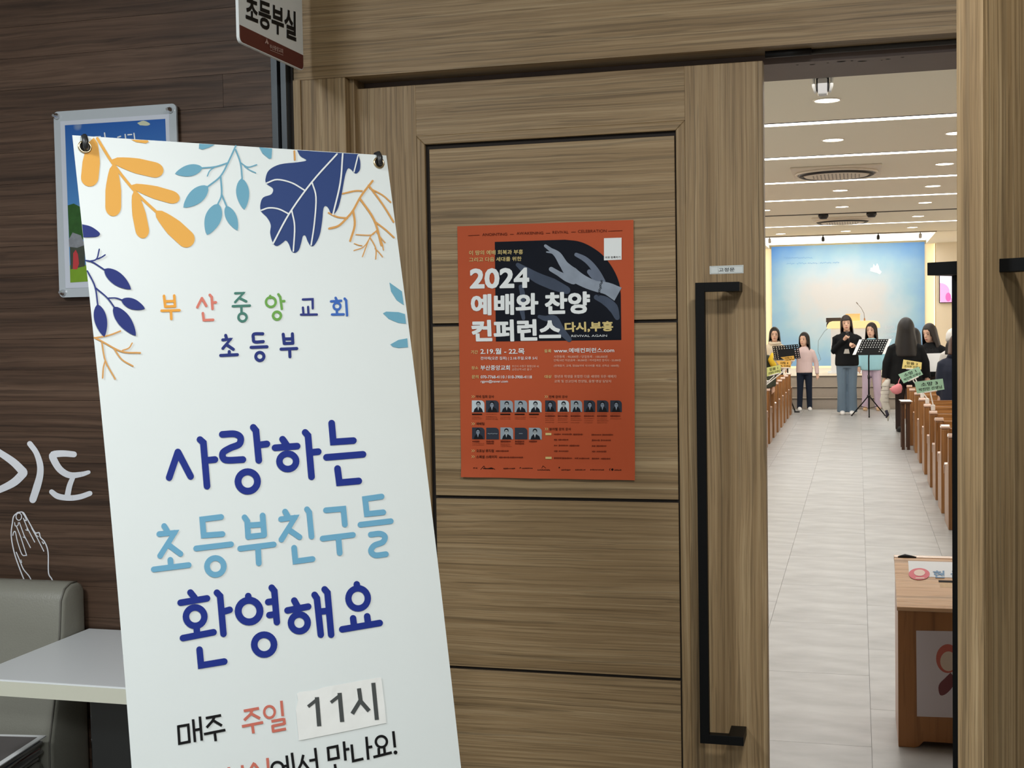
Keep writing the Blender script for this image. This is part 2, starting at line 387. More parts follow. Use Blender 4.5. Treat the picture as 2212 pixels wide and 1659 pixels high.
inner = Vector((0.1536, 2.17, 0)); u = Vector((math.sin(phi), math.cos(phi), 0)); hinge_in = inner + u * 1.03
# local -x axis (towards leading edge) must point along -u ; local y 0 is the corridor face
ang = math.atan2(u.y, u.x)
dr.rotation_euler = (0, 0, ang)
nrm_front = Vector((math.sin(ang), -math.cos(ang), 0))      # local -y
dr.location = hinge_in + nrm_front * 0.045
for zz in (0.3, 1.1, 1.9):
    bm = bmesh.new(); tube(bm, [(0, 0, zz - 0.06), (0, 0, zz + 0.06)], 0.009, 12); fin(bm)
    o = obj('hinge', bm, BLACK, dr, True); o.location = (0.010, -0.008, 0)

# name sticker 고정문 on the closed leaf
PD = Plane((0, YL, 0), (0, -1, 0))
cs7 = crop(1480, 560, 10.37)
st = Ink(PD, cs7, 0.0006); st.poly([(548, 155), (1308, 128), (1308, 312), (552, 335)])
sk = st.make('sticker', mat('sticker_white', srgb(214, 220, 218), 0.5), None); tag(sk, 'small white name sticker above the long black door handle', 'sticker')
i = Ink(PD, cs7, 0.0012); i.rtext('고정문', 752, 195, 1108, 282, 0.012, -0.03); i.make('lettering', mat('ink_dark', srgb(40, 44, 46), 0.6), sk)
i = Ink(PD, cs7, 0.0010)
for a, b in (((572, 172), (1290, 148)), ((572, 172), (575, 318)), ((1290, 148), (1292, 298)), ((575, 318), (1292, 298)), ((735, 160), (745, 328))): i.stroke([a, b], 5, rnd=False)
i.make('border_line', mat('ink_grey', srgb(150, 156, 152), 0.6), sk)

# ------------------------------------------------------------------ orange conference poster on the closed leaf
PP = Plane((0, YL + 0.001, 0), (0, -1, 0))
A1 = crop(970, 460, 5.267); A2 = crop(990, 740, 5.53); A3 = crop(990, 840, 5.53); ID = lambda x, y: (x, y)
# sheet: slightly wavy lower edge, lifting corner
def poster():
    tl, trr, brr, bl = [PP.at(*p) for p in ((988, 489), (1368.5, 475), (1372, 1037), (997, 1030))]
    bm = bmesh.new(); nx, nz = 24, 30; g = []
    for j in range(nz + 1):
        v = j / nz; r_ = []
        for k in range(nx + 1):
            u_ = k / nx; p = (tl * (1 - u_) + trr * u_) * (1 - v) + (bl * (1 - u_) + brr * u_) * v
            lift = 0.006 * max(0, (v - 0.93) / 0.07) ** 2 * (0.35 + 0.65 * math.sin(u_ * 9 + 1) ** 2)
            r_.append(bm.verts.new(p + Vector((0, -0.0012 - lift, 0))))
        g.append(r_)
    for j in range(nz):
        for k in range(nx): bm.faces.new((g[j][k], g[j + 1][k], g[j + 1][k + 1], g[j][k + 1]))
    fin(bm); o = obj('poster', bm, mat('poster_orange', srgb(184, 82, 46), 0.65, spec=0.25, noise=0.05, nscale=3), None, True)
    return tag(o, 'orange conference poster with raised hands on the closed oak door', 'poster')
po = poster()
NAVY = mat('print_navy', srgb(18, 22, 32), 0.7, spec=0.15, noise=0.25, nscale=14)
HAND = mat('print_hand', srgb(140, 150, 164), 0.5, noise=0.3, nscale=25)
HAND2 = mat('print_hand_dim', srgb(66, 76, 94), 0.5, noise=0.3, nscale=25)
HAND3 = mat('print_hand_mid', srgb(104, 114, 132), 0.5, noise=0.3, nscale=25)
PW = mat('print_white', srgb(232, 237, 237), 0.55); CREAM = mat('print_cream', srgb(214, 194, 130), 0.55)
INK = mat('print_black', srgb(30, 14, 10), 0.7, spec=0.15); INKF = mat('print_maroon', srgb(100, 38, 22), 0.7, spec=0.15)
PGREY = mat('print_grey', srgb(150, 162, 172), 0.5); PDARK = mat('print_charcoal', srgb(26, 30, 38), 0.7, spec=0.15); PPINK = mat('print_pale_pink', srgb(226, 182, 160), 0.5)
O0 = 0.0020
i = Ink(PP, A1, O0)
i.poly([(523, 330), (1320, 305)] + smoothcurve([(1320, 305), (1480, 325), (1620, 385), (1760, 490), (1870, 640), (1935, 790), (1955, 920)], 5) + [(1962, 1445), (535, 1462)])
i.make('photo_panel', NAVY, po)
# raised hands (flat print)
def tp(ink, pts, ws, end=True):     # tapered stroke
    P = smoothcurve(pts, 4); n = len(P); L, R = [], []
    for k, p in enumerate(P):
        a = Vector(P[max(0, k - 1)]); b = Vector(P[min(n - 1, k + 1)]); d = (b - a).normalized(); nn = Vector((-d.y, d.x))
        t = k / (n - 1) * (len(ws) - 1); q = min(int(t), len(ws) - 2); w_ = ws[q] * (1 - (t - q)) + ws[q + 1] * (t - q)
        L.append(Vector(p) + nn * w_ / 2); R.append(Vector(p) - nn * w_ / 2)
    for k in range(n - 1): ink.poly([tuple(L[k]), tuple(L[k + 1]), tuple(R[k + 1]), tuple(R[k])])
    ink.disc(P[0][0], P[0][1], ws[0] / 2)
    if end: ink.disc(P[-1][0], P[-1][1], ws[-1] / 2 * 0.95)
i = Ink(PP, A1, O0 + 0.0003)
tp(i, [(785, 590), (880, 660), (1010, 740), (1180, 810), (1340, 880)], [46, 90, 120, 130, 90]); tp(i, [(1030, 1180), (1100, 1200), (1200, 1210), (1270, 1330), (1370, 1440)], [40, 60, 90, 90, 60])
tp(i, [(1680, 960), (1780, 1000), (1870, 1080), (1915, 1190)], [60, 100, 110, 60]); tp(i, [(820, 840), (840, 940), (830, 1080), (850, 1200)], [50, 60, 60, 40])
i.make('dim_hands', HAND2, po)
i = Ink(PP, A1, O0 + 0.0005)
tp(i, [(1450, 475), (1540, 520), (1620, 590), (1690, 690), (1740, 790)], [44, 60, 66, 80, 90]); tp(i, [(1600, 670), (1640, 710), (1700, 760), (1740, 800)], [56, 70, 90, 90])
i.make('second_hand', HAND3, po)
i = Ink(PP, A1, O0 + 0.0007)
tp(i, [(1100, 375), (1160, 420), (1240, 480), (1310, 590), (1400, 690), (1520, 770), (1660, 830), (1800, 860), (1925, 925)], [34, 44, 80, 96, 150, 130, 120, 140, 170], False)
tp(i, [(1115, 445), (1180, 455), (1240, 490)], [16, 22, 40])
tp(i, [(1165, 640), (1250, 690), (1340, 740), (1420, 770)], [52, 56, 80, 90])
i.make('raised_hand', HAND, po)
i = Ink(PP, A1, O0 + 0.0009)
for k in range(9): i.ring(1738 - 4 * k + 6 * math.sin(k * 2), 775 + 20 * k, 9, 6, n=10)
i.make('bracelet', PDARK, po)
i = Ink(PP, A1, O0 + 0.0011)
i.btext('2024', ((246, 640), (908, 628), (910, 848), (248, 858)), 6)
i.btext('예배와', ((258, 934), (1012, 918), (1012, 1148), (262, 1160)), 6.5); i.btext('찬양', ((1098, 912), (1598, 900), (1600, 1138), (1102, 1150)), 6.5)
i.btext('컨퍼런스', ((262, 1226), (1268, 1212), (1270, 1446), (274, 1460)), 6.5)
i.rtext('REVIVAL AGAIN', 1395, 1388, 1800, 1412, 0.0, -0.01)
i.make('title_lettering', PW, po)
i = Ink(PP, A1, O0 + 0.0011)
i.rtext('이 땅의 예배 회복과 부흥', 232, 428, 845, 482, 0.012, -0.02); i.rtext('그리고 다음 세대를 위한', 232, 508, 828, 558, 0.012, -0.02)
i.btext('다시,부흥', ((1320, 1245), (1865, 1233), (1867, 1347), (1325, 1357)), 3)
i.cr = A2
i.rtext('기간', 155, 92, 238, 136, 0.012, -0.02); i.rtext('장소', 162, 282, 242, 322, 0.012, -0.02); i.rtext('문의', 165, 388, 246, 430, 0.012, -0.02)
i.rtext('등록', 1032, 82, 1114, 122, 0.012, -0.02); i.rtext('대상', 1035, 388, 1118, 426, 0.012, -0.02)
i.cr = A3
for x, y in ((165, 92), (1038, 92), (165, 416), (1040, 478), (165, 738), (165, 808)):
    for d in (0, 20): i.stroke([(x + d, y - 15), (x + d + 12, y), (x + d, y + 15)], 5, rnd=False)
i.poly([(1045, 525), (1115, 525), (1115, 552), (1045, 552)]); i.poly([(1045, 810), (1118, 810), (1118, 836), (1045, 836)])
i.make('cream_lettering', CREAM, po)
i = Ink(PP, A2, O0 + 0.0011)
i.rtext('2.19.월 - 22.목', 268, 68, 795, 140, 0.018, -0.003); i.rtext('전야제(오픈 집회) | 2.18.주일.오후 5시', 270, 168, 945, 212, 0.006, -0.003)
i.rtext('부산중앙교회', 270, 270, 620, 330, 0.014); i.rtext('070-7768-4110 / 010-3900-4118', 272, 392, 882, 428, 0.01); i.rtext('rgpm@naver.com', 272, 446, 596, 486, 0.01)
i.rtext('www.예배컨퍼런스.com', 1145, 66, 1865, 124, 0.012, -0.008)
i.make('white_lettering', PW, po)
i = Ink(PP, A2, O0 + 0.0011)
i.rtext('부산시 수영구 황령산로 42', 645, 268, 968, 296, 0.004); i.rtext('금련산역 6번 출구', 645, 306, 880, 334, 0.004)
i.rtext('사전등록 - 90,000원 / 당일등록 - 100,000원', 1145, 152, 1785, 186, 0.004); i.rtext('단체(10인 이상)등록 - 80,000원 / 저녁집회만 참석시 - 25,000원', 1145, 196, 1942, 230, 0.004)
i.rtext('(전체참가, 교재, 점심&저녁 식사비를 제공, 선착순 1000명)', 1145, 262, 1922, 294, 0.006)
i.rtext('청년과 학생을 포함한 다음 세대와 모든 예배자', 1150, 386, 1892, 422, 0.006); i.rtext('교회 및 선교단체 찬양팀, 음향·영상 담당자', 1150, 444, 1832, 480, 0.006)
i.make('small_lettering', PPINK, po)
i = Ink(PP, A1, O0 + 0.0011)
i.rtext('ANOINTING', 380, 232, 665, 262, 0.008, -0.02); i.rtext('AWAKENING', 770, 218, 1075, 248, 0.008, -0.02); i.rtext('REVIVAL', 1180, 206, 1362, 236, 0.0, -0.02); i.rtext('CELEBRATION', 1470, 194, 1795, 226, 0.0, -0.02)
for a, b in (((220, 258), (350, 252)), ((695, 244), (740, 242)), ((1105, 232), (1155, 230)), ((1392, 218), (1445, 216)), ((1812, 208), (1975, 200))): i.stroke([a, b], 5, rnd=False)
i.make('top_line_lettering', INKF, po)
i = Ink(PP, A3, O0 + 0.0011)
i.rtext('저녁 집회 강사', 212, 74, 430, 108, 0.012); i.rtext('전체 강의 강사', 1085, 76, 1308, 108, 0.012); i.rtext('예배팀', 218, 398, 314, 432, 0.012)
i.rtext('분야별 강의 강사', 1090, 462, 1350, 496, 0.012); i.rtext('오프닝 뮤지컬', 218, 720, 428, 756, 0.014); i.rtext('스페셜 스테이지', 218, 792, 464, 828, 0.014)
for x, wd in ((168, 120), (505, 120), (678, 118), (848, 118)): i.rtext('홍보교 목사', x, 292, x + wd, 312, 0.01) if False else i.stroke([(x, 302), (x + wd, 302)], 14, rnd=False)
i.rtext('주최', 180, 935, 232, 958, 0.01); i.stroke([(272, 960), (310, 920), (330, 955), (400, 940), (440, 958)], 6); i.stroke([(300, 950), (420, 952)], 10, rnd=False)
for x0, x1, y in ((545, 688, 950), (770, 895, 948), (950, 1100, 968), (1235, 1345, 966), (1400, 1520, 966), (1580, 1745, 966), (1870, 1955, 968)):
    k = x0
    while k < x1 - 6: i.stroke([(k, y + random.uniform(-2, 2)), (k + 9, y + random.uniform(-2, 2))], random.uniform(9, 16), rnd=False); k += 14
i.disc(1210, 938, 8); i.stroke([(1815, 975), (1808, 960), (1818, 950)], 6); i.disc(1843, 962, 14); i.stroke([(735, 948), (745, 935), (755, 948)], 5); i.stroke([(1000, 945), (1015, 918), (1050, 945)], 5)
i.make('black_lettering', INK, po)
random.seed(5); i = Ink(PP, A3, O0 + 0.0011)
def scribble(x0, x1, y, h=5, step=11):
    k = x0
    while k < x1: i.stroke([(k, y), (min(x1, k + step * 0.75), y)], h * random.uniform(0.6, 1.2), rnd=False); k += step
for x0, x1, ys in ((168, 290, (335, 355)), (335, 488, (300, 328, 345, 362)), (505, 640, (335, 356)), (678, 812, (335, 356)), (848, 972, (336,)), (1042, 1170, (295, 352, 372, 398)), (1192, 1328, (295, 352, 370, 398)), (1346, 1485, (295, 352, 372, 402)),
    (1506, 1636, (295, 352, 378, 402)), (1662, 1805, (295, 355, 378, 402)), (1820, 1958, (295, 355)), (172, 320, (650, 668)), (508, 650, (655, 670, 686))):
    for y in ys: scribble(x0, x1 - random.randint(0, 30), y, 4)
for x0, x1, y in ((1145, 1228, 540), (1245, 1362, 540), (1378, 1490, 542), (1595, 1715, 546), (1725, 1852, 546), (1148, 1184, 606), (1200, 1316, 606), (1600, 1695, 612), (1708, 1826, 612), (1148, 1186, 674), (1204, 1316, 674), (1332, 1450, 676), (1600, 1644, 680), (1655, 1772, 680),
    (1148, 1188, 742), (1204, 1318, 742), (1600, 1645, 746), (1655, 1775, 746), (1148, 1240, 824), (1245, 1362, 826), (1395, 1438, 826), (1448, 1570, 828), (1600, 1690, 830), (1705, 1818, 832), (452, 605, 740), (490, 778, 816)): scribble(x0, x1, y, 16, 15)
for x in (1042, 1192, 1346, 1506, 1662, 1820): scribble(x, x + 118, 322, 18, 16)
for x, wd in ((172, 85), (340, 88), (510, 118), (682, 108), (850, 92)): scribble(x, x + wd, 626, 18, 16)
scribble(340, 430, 650, 16, 15); scribble(682, 790, 652, 18, 15)
i.make('tiny_lettering', INKF, po)
# portraits
pcs = [(165, 137, 315, 278, 0), (333, 137, 486, 278, 1), (503, 137, 656, 278, 2), (675, 137, 826, 278, 2), (846, 137, 998, 278, 0), (1040, 137, 1170, 272, 1), (1190, 137, 1326, 272, 0), (1345, 137, 1482, 275, 2), (1503, 137, 1638, 275, 1), (1660, 137, 1797, 275, 1), (1818, 137, 1956, 275, 1),
       (168, 460, 318, 600, 1), (337, 463, 488, 602, 1), (506, 460, 658, 602, 2), (678, 463, 828, 602, 1), (846, 463, 1000, 604, 2)]
for n_, (x0, y0, x1, y1, s_) in enumerate(pcs):
    i = Ink(PP, A3, O0 + 0.0005); r_ = 45
    i.poly([(x0, y0), (x1 - r_, y0)] + [(x1 - r_ + r_ * math.sin(a), y0 + r_ - r_ * math.cos(a)) for a in [k * PI / 10 for k in range(1, 5)]] + [(x1, y0 + r_), (x1, y1), (x0, y1)])
    f = i.make('portrait_photo', [mat('print_silver', srgb(196, 208, 214), 0.5), mat('print_slate', srgb(48, 54, 66), 0.5), PGREY][s_], po)
    if n_ in (12, 14): 
        i = Ink(PP, A3, O0 + 0.0009)
        for k in range(6 if n_ == 12 else 1): i.stroke([(x0 + (20 if n_ == 12 else 52) + 20 * k, (y0 + y1) / 2 + 5 * (k % 2)), (x0 + (32 if n_ == 12 else 92) + 20 * k, (y0 + y1) / 2)], 6)
        i.make('highlight', PGREY, f); continue
    cx, hy = (x0 + x1) / 2 + (-4 if n_ % 2 else 3), y0 + 52
    suit = Ink(PP, A3, O0 + 0.0008); suit.poly([(x0 + 20, y1 - 1), (x0 + 32, y1 - 38), (cx - 18, y1 - 62), (cx + 18, y1 - 62), (x1 - 28, y1 - 38), (x1 - 16, y1 - 1)]); suit.disc(cx, hy - 12, 27, 30); suit.make('suit_and_hair', PDARK if s_ != 1 else mat('print_black_suit', srgb(16, 18, 24), 0.5), f)
    fc_ = Ink(PP, A3, O0 + 0.0011); fc_.disc(cx, hy + 4, 21, 27); fc_.poly([(cx - 12, y1 - 64), (cx + 12, y1 - 64), (cx, y1 - 20)]); fc_.make('face', HAND if s_ == 1 else mat('print_skin_grey', srgb(172, 180, 184), 0.5), f)
    ln = Ink(PP, A3, O0 + 0.0013); ln.stroke([(cx - 14, hy - 2), (cx + 14, hy - 2)], 5); ln.stroke([(cx - 7, hy + 16), (cx + 7, hy + 16)], 3); ln.make('features', PDARK, f)
# blank white card where the poster carries its code
i = Ink(PP, A1, O0 + 0.0005); i.poly([(1765, 288), (1965, 282), (1965, 532), (1765, 540)]); card = i.make('white_card', PW, po)
i = Ink(PP, A1, O0 + 0.0009); i.rtext('바로 등록하기', 1780, 494, 1950, 520, 0.012, -0.02); i.make('lettering', INK, card)

# ------------------------------------------------------------------ welcome banner on its stand
az = math.radians(42.5); lean = math.radians(12)
UB = Vector((math.sin(az), math.cos(az), 0)); BB = Vector((math.cos(az), -math.sin(az), 0))
VB = Vector((0, 0, 1)) * math.cos(lean) - BB * math.sin(lean); NB = UB.cross(VB)
if NB.dot(Vector((0, -1, 0))) < 0: NB = -NB
TLB = Vector((-1.298, 1.935, 1.844)); 
PB = Plane(TLB, NB); NB = PB.n
root = thing('banner_stand', 'tall white welcome banner with leaf border on a leaning stand', 'banner stand', (TLB + UB * 0.3 - VB * 1.8).to_tuple())
inv = Matrix.Translation(-root.location)
def bpt(u_, v_, off=0): return TLB + UB * u_ - VB * v_ + NB * off
HB = 1.76
bm = bmesh.new(); nx, nz = 12, 40; g = []
def edge(v): 
    w_ = 0.006 * math.sin(min(1, v / 1.4) * PI); return (0.0 + 0.010 * math.sin(min(1, v / 1.5) * PI), 0.600 + w_)
for j in range(nz + 1):
    v = HB * j / nz; a, b = edge(v); g.append([bm.verts.new(inv @ bpt(a + (b - a) * k / nx, v, 0.0)) for k in range(nx + 1)])
for j in range(nz):
    for k in range(nx): bm.faces.new((g[j][k], g[j + 1][k], g[j + 1][k + 1], g[j][k + 1]))
# slight sheet thickness
ret = bmesh.ops.extrude_face_region(bm, geom=list(bm.faces)); bmesh.ops.translate(bm, verts=[v for v in ret['geom'] if isinstance(v, bmesh.types.BMVert)], vec=-NB * 0.0008); fin(bm)
sheet = obj('banner_sheet', bm, mat('banner_vinyl', srgb(228, 236, 236), 0.42, spec=0.4, noise=0.015, nscale=6), root, False)
DB = mat('print_royal_blue', srgb(34, 52, 138), 0.45); LB = mat('print_sky_blue', srgb(112, 172, 204), 0.45); IND = mat('print_indigo', srgb(40, 54, 124), 0.45)
TEAL = mat('print_teal', srgb(112, 170, 194), 0.45); YEL = mat('print_ochre', srgb(236, 176, 84), 0.45); NVL = mat('print_leaf_navy', srgb(48, 70, 124), 0.45); TW = mat('print_twig', srgb(216, 160, 92), 0.45)
BW = crop(140, 280, 2.8605); BM_ = crop(300, 860, 2.765); BL_ = crop(340, 1420, 3.3515)
def ink(cr, off=0.0008): return Ink(PB, cr, off)
# leaves
i = ink(BW); i.stroke([(200, 55), (300, 215), (440, 390), (560, 505)], 17, True)
for a, b, w_ in (((178, 50), (148, 352), 100), ((285, 188), (608, 262), 88), ((300, 210), (298, 536), 90), ((405, 345), (708, 432), 74), ((428, 375), (488, 672), 78), ((558, 500), (788, 712), 100)): i.leaf(a, b, w_ * 1.08, True)
i.poly([(408, 62), (440, 78), (500, 86), (518, 76), (512, 67)])
i.make('yellow_branch_print', YEL, sheet, inv)
i = ink(BW, 0.0010)
for a, b, w_ in (((850, 236), (680, 273), 72), ((884, 350), (732, 482), 92), ((948, 458), (878, 652), 100), ((995, 472), (1066, 624), 66), ((1090, 302), (1108, 496), 80)): i.leaf(a, b, w_)
i.poly([(830, 88), (828, 118), (850, 124), (890, 112), (925, 94)]); i.poly([(1200, 110), (1222, 150), (1262, 182), (1276, 178), (1280, 118)])
for p, w_ in (([(1055, 102), (1010, 200), (960, 290), (880, 355)], 10), ([(1010, 205), (930, 230), (848, 238)], 9), ([(925, 232), (895, 255), (880, 288)], 7), ([(962, 290), (968, 400), (945, 460)], 10), ([(968, 400), (1000, 478)], 9), ([(1055, 125), (1085, 210), (1095, 305)], 9), ([(1085, 205), (1130, 232), (1185, 218)], 7), ([(1110, 228), (1140, 250), (1178, 268)], 7)): i.stroke(p, w_, True)
i.make('teal_branch_print', TEAL, sheet, inv)
out = [(1435, 128), (1455, 165), (1492, 190), (1440, 202), (1330, 215), (1262, 250), (1240, 300), (1245, 335), (1285, 365), (1275, 400), (1225, 420), (1208, 460), (1212, 505), (1250, 545), (1272, 590), (1268, 640), (1285, 700), (1310, 720), (1345, 700), (1365, 685), (1385, 710), (1400, 750), (1420, 762), (1445, 745), (1460, 700), (1470, 660), (1485, 655), (1500, 690), (1520, 720), (1545, 710), (1575, 650), (1590, 560), (1597, 490), (1612, 472), (1630, 490), (1645, 522), (1665, 520), (1690, 480), (1710, 400), (1730, 290), (1748, 242), (1765, 245), (1785, 265), (1800, 272), (1822, 250), (1825, 200), (1812, 152)]
i = ink(BW, 0.0008); i.poly(smoothcurve(out, 4)); big = i.make('oak_leaf_print', NVL, sheet, inv)
i = ink(BW, 0.0014)
for p, w_ in (([(1680, 152), (1525, 325), (1385, 520), (1285, 705)], 10), ([(1245, 332), (1310, 310), (1400, 330), (1478, 375)], 9), ([(1212, 500), (1260, 485), (1320, 492), (1382, 522)], 9), ([(1525, 325), (1550, 420), (1540, 580), (1520, 715)], 9), ([(1400, 500), (1418, 600), (1410, 752)], 9), ([(1715, 152), (1700, 330), (1655, 525)], 10), ([(1810, 160), (1785, 262)], 8)): i.stroke(p, w_, True)
i.make('leaf_vein', PW, big)
i.v and None
for v in big.children: v.matrix_parent_inverse = inv   # vein coordinates are world coordinates
i = ink(BW, 0.0012)
for p, w_ in (([(1900, 318), (1830, 410), (1780, 500), (1740, 548), (1690, 595), (1632, 612)], 13), ([(1715, 397), (1790, 380), (1835, 380)], 10), ([(1628, 515), (1680, 540), (1745, 548)], 10), ([(1780, 500), (1790, 590), (1762, 688)], 13), ([(1820, 425), (1910, 560), (1955, 715)], 13), ([(1875, 345), (1960, 460), (2030, 572)], 11), ([(1885, 365), (1960, 405), (2012, 450)], 9), ([(1915, 570), (1980, 620), (2032, 668)], 10),
    ([(1925, 625), (1885, 665), (1838, 785)], 7), ([(1798, 650), (1890, 652), (1925, 625)], 7), ([(1785, 748), (1845, 725), (1885, 668)], 6), ([(1787, 705), (1815, 715), (1835, 718)], 6), ([(1885, 668), (1920, 735), (1920, 800)], 7), ([(1915, 735), (1940, 760), (1962, 788)], 6), ([(1925, 630), (1955, 690), (1968, 745)], 7), ([(1940, 655), (1960, 680), (1978, 700)], 6), ([(1417, 134), (1420, 188)], 11)): i.stroke(p, w_, True)
for p, w_ in (([(182, 1286), (230, 1310), (350, 1372), (465, 1380)], 10), ([(182, 1288), (270, 1272), (343, 1245)], 9), ([(355, 1365), (395, 1350), (415, 1320)], 8), ([(300, 1350), (350, 1420), (420, 1462)], 9), ([(228, 1315), (250, 1430), (310, 1542)], 9), ([(247, 1435), (237, 1475), (233, 1535)], 9)): i.stroke(p, w_, True)
i.make('twig_print', TW, sheet, inv)
i = ink(BW, 0.0014)
i.poly(smoothcurve([(106, 586), (160, 600), (205, 630), (215, 650), (190, 664), (113, 667)], 4))
for a, b, w_ in (((243, 862), (408, 988), 80), ((348, 1052), (494, 1108), 66), ((200, 1080), (243, 1282), 78), ((300, 1095), (438, 1275), 82)): i.leaf(a, b, w_)
for p, w_ in (([(128, 810), (170, 820), (245, 868)], 9), ([(150, 815), (195, 800), (212, 740)], 8), ([(195, 802), (225, 790), (248, 775)], 8), ([(138, 875), (185, 970), (203, 1085)], 9), ([(190, 980), (260, 1040), (305, 1100)], 9), ([(270, 1042), (315, 1042), (355, 1055)], 8)): i.stroke(p, w_, True)
i.make('navy_branch_print', IND, sheet, inv)
i = ink(BW)
for p in ([(2005, 945), (2040, 970), (2082, 1000), (2094, 1085), (2050, 1055), (2015, 1000)], [(1965, 1135), (1985, 1125), (2060, 1128), (2101, 1140), (2108, 1200), (2060, 1195), (2000, 1170)], [(2010, 1328), (2060, 1300), (2115, 1290), (2120, 1345), (2060, 1350), (2025, 1342)]): i.poly(p)
i.make('teal_leaf_print', TEAL, sheet, inv)
# 부산중앙교회
cols = dict(o=srgb(240, 168, 68), s=srgb(220, 128, 112), g=srgb(74, 128, 116), l=srgb(112, 168, 82), n=srgb(50, 60, 130), b=srgb(64, 108, 190))
def word(cr, m, strokes, w_, name='lettering', rings=(), rnd=True, off=0.0010):
    k = ink(cr, off)
    for p in strokes: k.stroke(p, w_, len(p) > 4 and rnd, rnd)
    for r_ in rings: k.ring(*r_)
    return k.make(name, m, sheet, inv)
pc = lambda k: mat('print_' + {'o': 'orange', 's': 'salmon', 'g': 'sea_green', 'l': 'leaf_green', 'n': 'deep_indigo', 'b': 'blue'}[k], cols[k], 0.45)
word(BW, pc('o'), [[(612, 1028), (620, 1095)], [(675, 1026), (680, 1093)], [(620, 1095), (680, 1092)], [(617, 1062), (678, 1060)], [(597, 1120), (707, 1117)], [(655, 1122), (657, 1170)]], 16)
word(BW, pc('s'), [[(846, 1042), (818, 1098)], [(846, 1042), (873, 1090)], [(895, 1022), (907, 1036), (912, 1108)], [(910, 1070), (932, 1068)], [(852, 1135), (858, 1178), (915, 1176)]], 16)
word(BW, pc('g'), [[(1052, 1012), (1103, 1010), (1052, 1066)], [(1080, 1042), (1120, 1062)], [(1037, 1092), (1142, 1088)], [(1090, 1092), (1091, 1128)]], 15, rings=[(1097, 1160, 25, 15)])
word(BW, pc('l'), [[(1268, 1028), (1270, 1040)], [(1318, 1018), (1330, 1035), (1340, 1108)], [(1334, 1062), (1355, 1060)]], 15, rings=[(1272, 1066, 30, 15), (1310, 1150, 24, 16)])
word(BW, pc('n'), [[(1470, 1050), (1530, 1048), (1531, 1105)], [(1470, 1100), (1474, 1143)], [(1502, 1096), (1505, 1143)], [(1458, 1144), (1556, 1143)]], 14)
word(BW, pc('b'), [[(1672, 1040), (1678, 1052)], [(1644, 1062), (1706, 1058)], [(1680, 1112), (1681, 1140)], [(1650, 1143), (1722, 1142)], [(1728, 1045), (1737, 1056), (1743, 1148)]], 15, rings=[(1681, 1092, 21, 14)])
word(BW, IND, [[(993, 1272), (998, 1290)], [(975, 1300), (1022, 1296), (976, 1352)], [(1000, 1330), (1040, 1358)], [(1015, 1372), (1015, 1392)], [(962, 1396), (1065, 1391)],
    [(1222, 1262), (1168, 1264), (1164, 1290), (1172, 1312), (1225, 1310)], [(1150, 1346), (1248, 1342)], [(1348, 1265), (1355, 1322)], [(1405, 1262), (1408, 1320)], [(1355, 1322), (1408, 1320)], [(1352, 1294), (1405, 1293)], [(1335, 1357), (1432, 1353)], [(1388, 1357), (1390, 1404)]], 19, rings=[(1204, 1402, 25, 19)])
word(BM_, DB, [[(232, 322), (180, 475)], [(232, 322), (308, 468)], [(364, 248), (384, 266), (406, 526)], [(393, 373), (453, 367)],
    [(497, 217), (570, 214), (605, 235), (598, 275), (545, 298), (502, 325), (502, 358), (530, 371), (620, 367)], [(682, 175), (698, 195), (715, 372)], [(706, 281), (763, 274)],
    [(857, 246), (882, 282)], [(812, 297), (944, 287)], [(992, 205), (1009, 224), (1030, 470)], [(1020, 325), (1070, 320)],
    [(1150, 150), (1160, 262), (1280, 254)], [(1119, 354), (1337, 336)], [(1185, 421), (1196, 505), (1312, 495)]], 40, rings=[(649, 498, 58, 41), (888, 378, 50, 39, 46)])
word(BM_, LB, [[(150, 764), (166, 790)], [(121, 812), (212, 804), (126, 942)], [(180, 880), (247, 930)], [(187, 966), (190, 1000)], [(88, 1023), (296, 997)],
    [(490, 710), (378, 724), (386, 820), (498, 812)], [(341, 898), (549, 873)], [(630, 712), (646, 735), (652, 830)], [(738, 701), (747, 815)], [(652, 828), (747, 818)], [(650, 760), (742, 754)], [(604, 899), (804, 874)], [(710, 886), (715, 986)],
    [(872, 678), (887, 704)], [(848, 723), (930, 714), (850, 845)], [(897, 788), (958, 830)], [(1003, 664), (1016, 682), (1030, 827)], [(926, 894), (934, 975), (1036, 961)],
    [(1116, 670), (1220, 661), (1229, 755)], [(1096, 839), (1277, 817)], [(1191, 838), (1198, 925)],
    [(1448, 588), (1350, 602), (1360, 692), (1458, 682)], [(1322, 756), (1503, 735)], [(1384, 815), (1440, 810), (1468, 828), (1455, 860), (1405, 880), (1385, 912), (1410, 938), (1474, 932)]], 34, rings=[(456, 1005, 50, 34)])
word(BM_, DB, [[(307, 1161), (332, 1192)], [(248, 1222), (406, 1196)], [(344, 1368), (346, 1410)], [(262, 1433), (445, 1398)], [(465, 1162), (484, 1182), (504, 1408)], [(498, 1277), (541, 1264)], [(361, 1502), (370, 1596), (509, 1573)],
    [(652, 1182), (655, 1205)], [(792, 1132), (808, 1152), (823, 1338)], [(771, 1218), (812, 1212)], [(778, 1296), (818, 1290)],
    [(927, 1209), (946, 1244)], [(886, 1268), (1010, 1245)], [(1048, 1175), (1062, 1196), (1085, 1413)], [(1108, 1142), (1125, 1162), (1147, 1413)], [(1072, 1276), (1130, 1270)],
    [(1300, 1112), (1303, 1135)], [(1278, 1315), (1284, 1362)], [(1362, 1303), (1368, 1348)], [(1213, 1381), (1437, 1343)]], 39,
    rings=[(335, 1305, 55, 39), (657, 1272, 65, 42), (747, 1472, 59, 40), (957, 1342, 50, 39), (1308, 1196, 58, 38, 60)])
